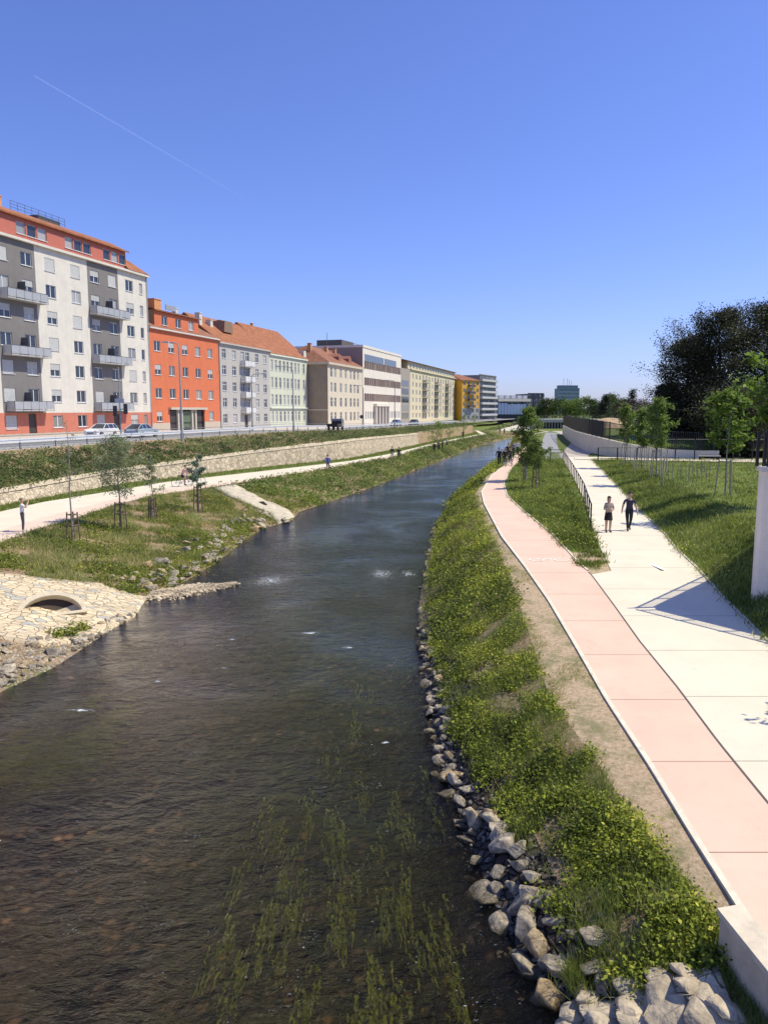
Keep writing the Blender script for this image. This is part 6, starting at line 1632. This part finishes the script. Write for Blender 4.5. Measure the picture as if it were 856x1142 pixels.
def bicycle(loc, rz, label, col=(.08, .08, .09)):
    t = empty('bicycle', loc, rz, label, 'bicycle'); fm = M('bike_%02d' % int(col[0] * 99), col, .4, .05)
    def ring(y, name):
        mb = MB(); n = 20; pts = [(0, y + .33 * math.cos(2 * math.pi * q / n), .34 + .33 * math.sin(2 * math.pi * q / n)) for q in range(n + 1)]
        mb.tube(pts, .02, 5, cap=False); w = mb.build(name, M('tyre', (.025,) * 3), t)
        sp_ = MB()
        for q in range(8): a = math.pi * q / 8; sp_.tube([(0, y + .32 * math.cos(a), .34 + .32 * math.sin(a)), (0, y - .32 * math.cos(a), .34 - .32 * math.sin(a))], .004, 3)
        sp_.tube([(-.05, y, .34), (.05, y, .34)], .03, 6); sp_.build('spokes', STEEL, w)
    ring(-.5, 'wheel'); ring(.55, 'wheel')
    f = MB(); bb = (0, -.05, .32); se = (0, -.2, .82); hd = (0, .38, .85)
    for a, b in ((bb, se), (se, hd), (bb, (0, .40, .74)), (bb, (0, -.5, .34)), (se, (0, -.5, .34)), (hd, (0, .40, .74)), ((0, .40, .74), (0, .55, .34))): f.tube([a, b], .018, 5)
    f.build('frame', fm, t)
    h = MB().tube([(0, .38, .85), (0, .40, 1.0)], .015, 5); h.tube([(-.27, .36, 1.02), (0, .44, 1.0), (.27, .36, 1.02)], .014, 5); h.build('handlebar', FENCE, t)
    MB().box(-.06, .06, -.34, -.08, .90, .95).tube([(0, -.2, .8), (0, -.21, .92)], .014, 5).build('saddle', FENCE, t)
    MB().tube([(-.02, -.05, .32), (.02, -.05, .32)], .09, 10).tube([(-.12, -.05, .16), (-.02, -.05, .32)], .012, 4).tube([(.02, -.05, .32), (.12, -.05, .48)], .012, 4).build('crank', STEEL, t)
    return t
def people():
    p = G(677.5, 594); person(p, R(190), 'woman with pale patterned top and black shorts walking on the cream footpath', 'cross', 1.66, (.42, .34, .27), (.02, .02, .022), 'long', True, (.08, .05, .03), True, None, True, True, skirt=True)
    p = G(700.5, 592); person(p, R(176), 'man in dark printed t-shirt and black trousers walking beside the woman', 'walk', 1.8, (.055, .045, .075), (.02, .022, .03), 'short', False, (.035, .022, .015), False, None, True)
    p = G(26, 593); t_ = person(p, R(-60), 'person in white top and dark trousers taking a photo on the left path', 'photo', 1.72, (.7, .68, .68), (.10, .09, .10), 'short', False, (.25, .18, .13), False, SHOEW, True)
    mb = MB().box(-.07, .07, .33, .345, 1.56, 1.64); c_ = mb.build('phone', FENCE, None); 
    c_.location = tuple(p); c_.rotation_euler = (0, 0, R(-60)); tag(c_, 'dark phone held up by the person in white on the left path', 'phone')
    p = G(203, 543); bicycle(p, R(-70), 'dark bicycle of the rider in pink on the left path'); person(p, R(-70), 'cyclist in pink top and black shorts on the left path', 'cycle', 1.72, (.72, .36, .38), (.03, .03, .035), 'short', True, (.06, .05, .05), zoff=.02)
    p = G(217, 541); bicycle(p, R(-75), 'bicycle ridden just ahead behind the small blue green tree', (.1, .2, .16)); person(p, R(-75), 'cyclist in pale green top partly behind the small blue green tree', 'cycle', 1.72, (.35, .48, .40), (.05, .06, .07), 'short', False, (.1, .08, .06), zoff=.02)
    p = G(365.5, 526); person(p, R(10), 'person in bright blue jacket alone on the left path', 'walk', 1.75, (.10, .11, .42), (.25, .2, .17), 'long')
    p = G(437, 513); person(p, R(200), 'person in black top, left one of the pair on the left path', 'stand', 1.75, (.03, .03, .035), (.35, .33, .3), 'long')
    p = G(444.5, 514); person(p, R(170), 'person in dark clothes, right one of the pair on the left path', 'walk', 1.8, (.03, .03, .035), (.04, .04, .05), 'long')
    for i, (px, py, c, lab) in enumerate([(484, 505, (.05, .04, .04), 'leftmost person in dark clothes in the distant left path group'), (489, 503, (.25, .12, .1), 'person in reddish top in the distant left path group'), (493, 501, (.04, .05, .06), 'person in black in the middle of the distant left path group'), (498, 499, (.3, .3, .32), 'rightmost person in grey in the distant left path group'), (516, 489, (.05, .05, .06), 'dark figure on the far left path by the saplings'), (557, 484, (.2, .05, .05), 'red topped figure on the far crossing path'), (562, 484, (.05, .05, .05), 'dark figure on the far crossing path')]):
        person(G(px, py), R(150 + 40 * i), lab, 'walk' if i % 2 else 'stand', 1.75, c, (.04, .04, .05), 'long')
    grp = [(556, 520, (.02, .02, .025), 'person in black standing leftmost of the cycling group on the pink path', False), (562, 520, (.03, .03, .03), 'rider in black, left one in front of the cycling group', True), (568, 519, (.05, .04, .05), 'rider in dark grey, right one in front of the cycling group', True), (565, 513, (.04, .04, .06), 'dark rider behind in the middle of the cycling group', True), (572, 510, (.2, .2, .22), 'grey clothed person behind the cycling group', False), (576.5, 508, (.6, .6, .62), 'person in pale top walking behind the cycling group', False)]
    for i, (px, py, c, lab, bike) in enumerate(grp):
        p = P(px, py, zpath); p[2] += .02
        if bike: bicycle(p, R(178 + 5 * i), 'bicycle under the ' + lab); person(p, R(178 + 5 * i), lab, 'cycle', 1.75, c, (.04, .04, .05), 'long', zoff=.02)
        else: person(p, R(180), lab, 'walk', 1.75, c, (.03, .03, .04), 'long')
people()

# ------------------------------------------------------------------ contrail
def contrail():
    a = PY(38, 84, 4000); b = PY(272, 221, 4300); m, nt = newmat('contrail_white')
    e = nt.add('ShaderNodeBsdfDiffuse', {'Color': (.9, .9, .95, 1)}).outputs[0]; tr = nt.add('ShaderNodeBsdfTransparent').outputs[0]
    tc = nt.add('ShaderNodeAttribute', attribute_name='tint').outputs['Fac']
    out(nt, nt.add('ShaderNodeMixShader', {0: tc, 1: tr, 2: nt.add('ShaderNodeAddShader', {0: e, 1: nt.add('ShaderNodeBsdfTranslucent', {'Color': (.9, .9, .95, 1)}).outputs[0]}).outputs[0]}).outputs[0])
    V = []; F = []; T = []; d = (b - a); n = np.cross(d, [0, 1, 0]); n /= np.linalg.norm(n); N = 24
    for i in range(N + 1):
        u = i / N; c = a + d * u; w = 2.6 + 2.5 * u
        V += [c - n * w, c + n * w]
        if i: F.append((2 * i - 2, 2 * i, 2 * i + 1, 2 * i - 1)); T.append(.6 * (1 - u * .85))
    o = link('contrail', npmesh('contrail', V, F, m, T)); tag(o, 'thin white aircraft trail across the upper left sky', 'contrail')
contrail()

# ------------------------------------------------------------------ light
SUN_EL = R(55); SUN_AZ_XY = R(4)   # direction to the sun in the xy plane, measured from +X towards +Y
sd = Vector((math.cos(SUN_EL) * math.cos(SUN_AZ_XY), math.cos(SUN_EL) * math.sin(SUN_AZ_XY), math.sin(SUN_EL)))
sl = bpy.data.lights.new('sun', 'SUN'); so = bpy.data.objects.new('sun', sl); COL.objects.link(so)
sl.energy = 5.1; sl.angle = R(.5); sl.color = (1.0, .945, .74); so.rotation_euler = sd.to_track_quat('Z', 'Y').to_euler(); so.location = (30, 0, 60)
w = bpy.data.worlds.new('World'); SC.world = w; w.use_nodes = True; nt = NT(w)
sky = nt.add('ShaderNodeTexSky'); sky.sky_type = 'NISHITA'; sky.sun_disc = False; sky.sun_elevation = SUN_EL; sky.sun_rotation = math.pi / 2 - SUN_AZ_XY
sky.air_density = 1.0; sky.dust_density = .6; sky.ozone_density = 1.5; sky.altitude = 200
hs = nt.add('ShaderNodeMix', {0: 1.0}, data_type='RGBA', blend_type='MULTIPLY'); nt.t.links.new(sky.outputs[0], hs.inputs[6]); hs.inputs[7].default_value = (.93, 1.03, 1.72, 1)
bg = nt.add('ShaderNodeBackground', {'Color': hs.outputs[2], 'Strength': .108})
nt.add('ShaderNodeOutputWorld', {'Surface': bg.outputs[0]})
SC.view_settings.view_transform = 'Standard'; SC.view_settings.look = 'None'; SC.view_settings.exposure = 0; SC.view_settings.gamma = 1
SC.cycles.max_bounces = 6; SC.cycles.transparent_max_bounces = 8; SC.cycles.diffuse_bounces = 3; SC.cycles.glossy_bounces = 3
SC.cycles.use_denoising = True
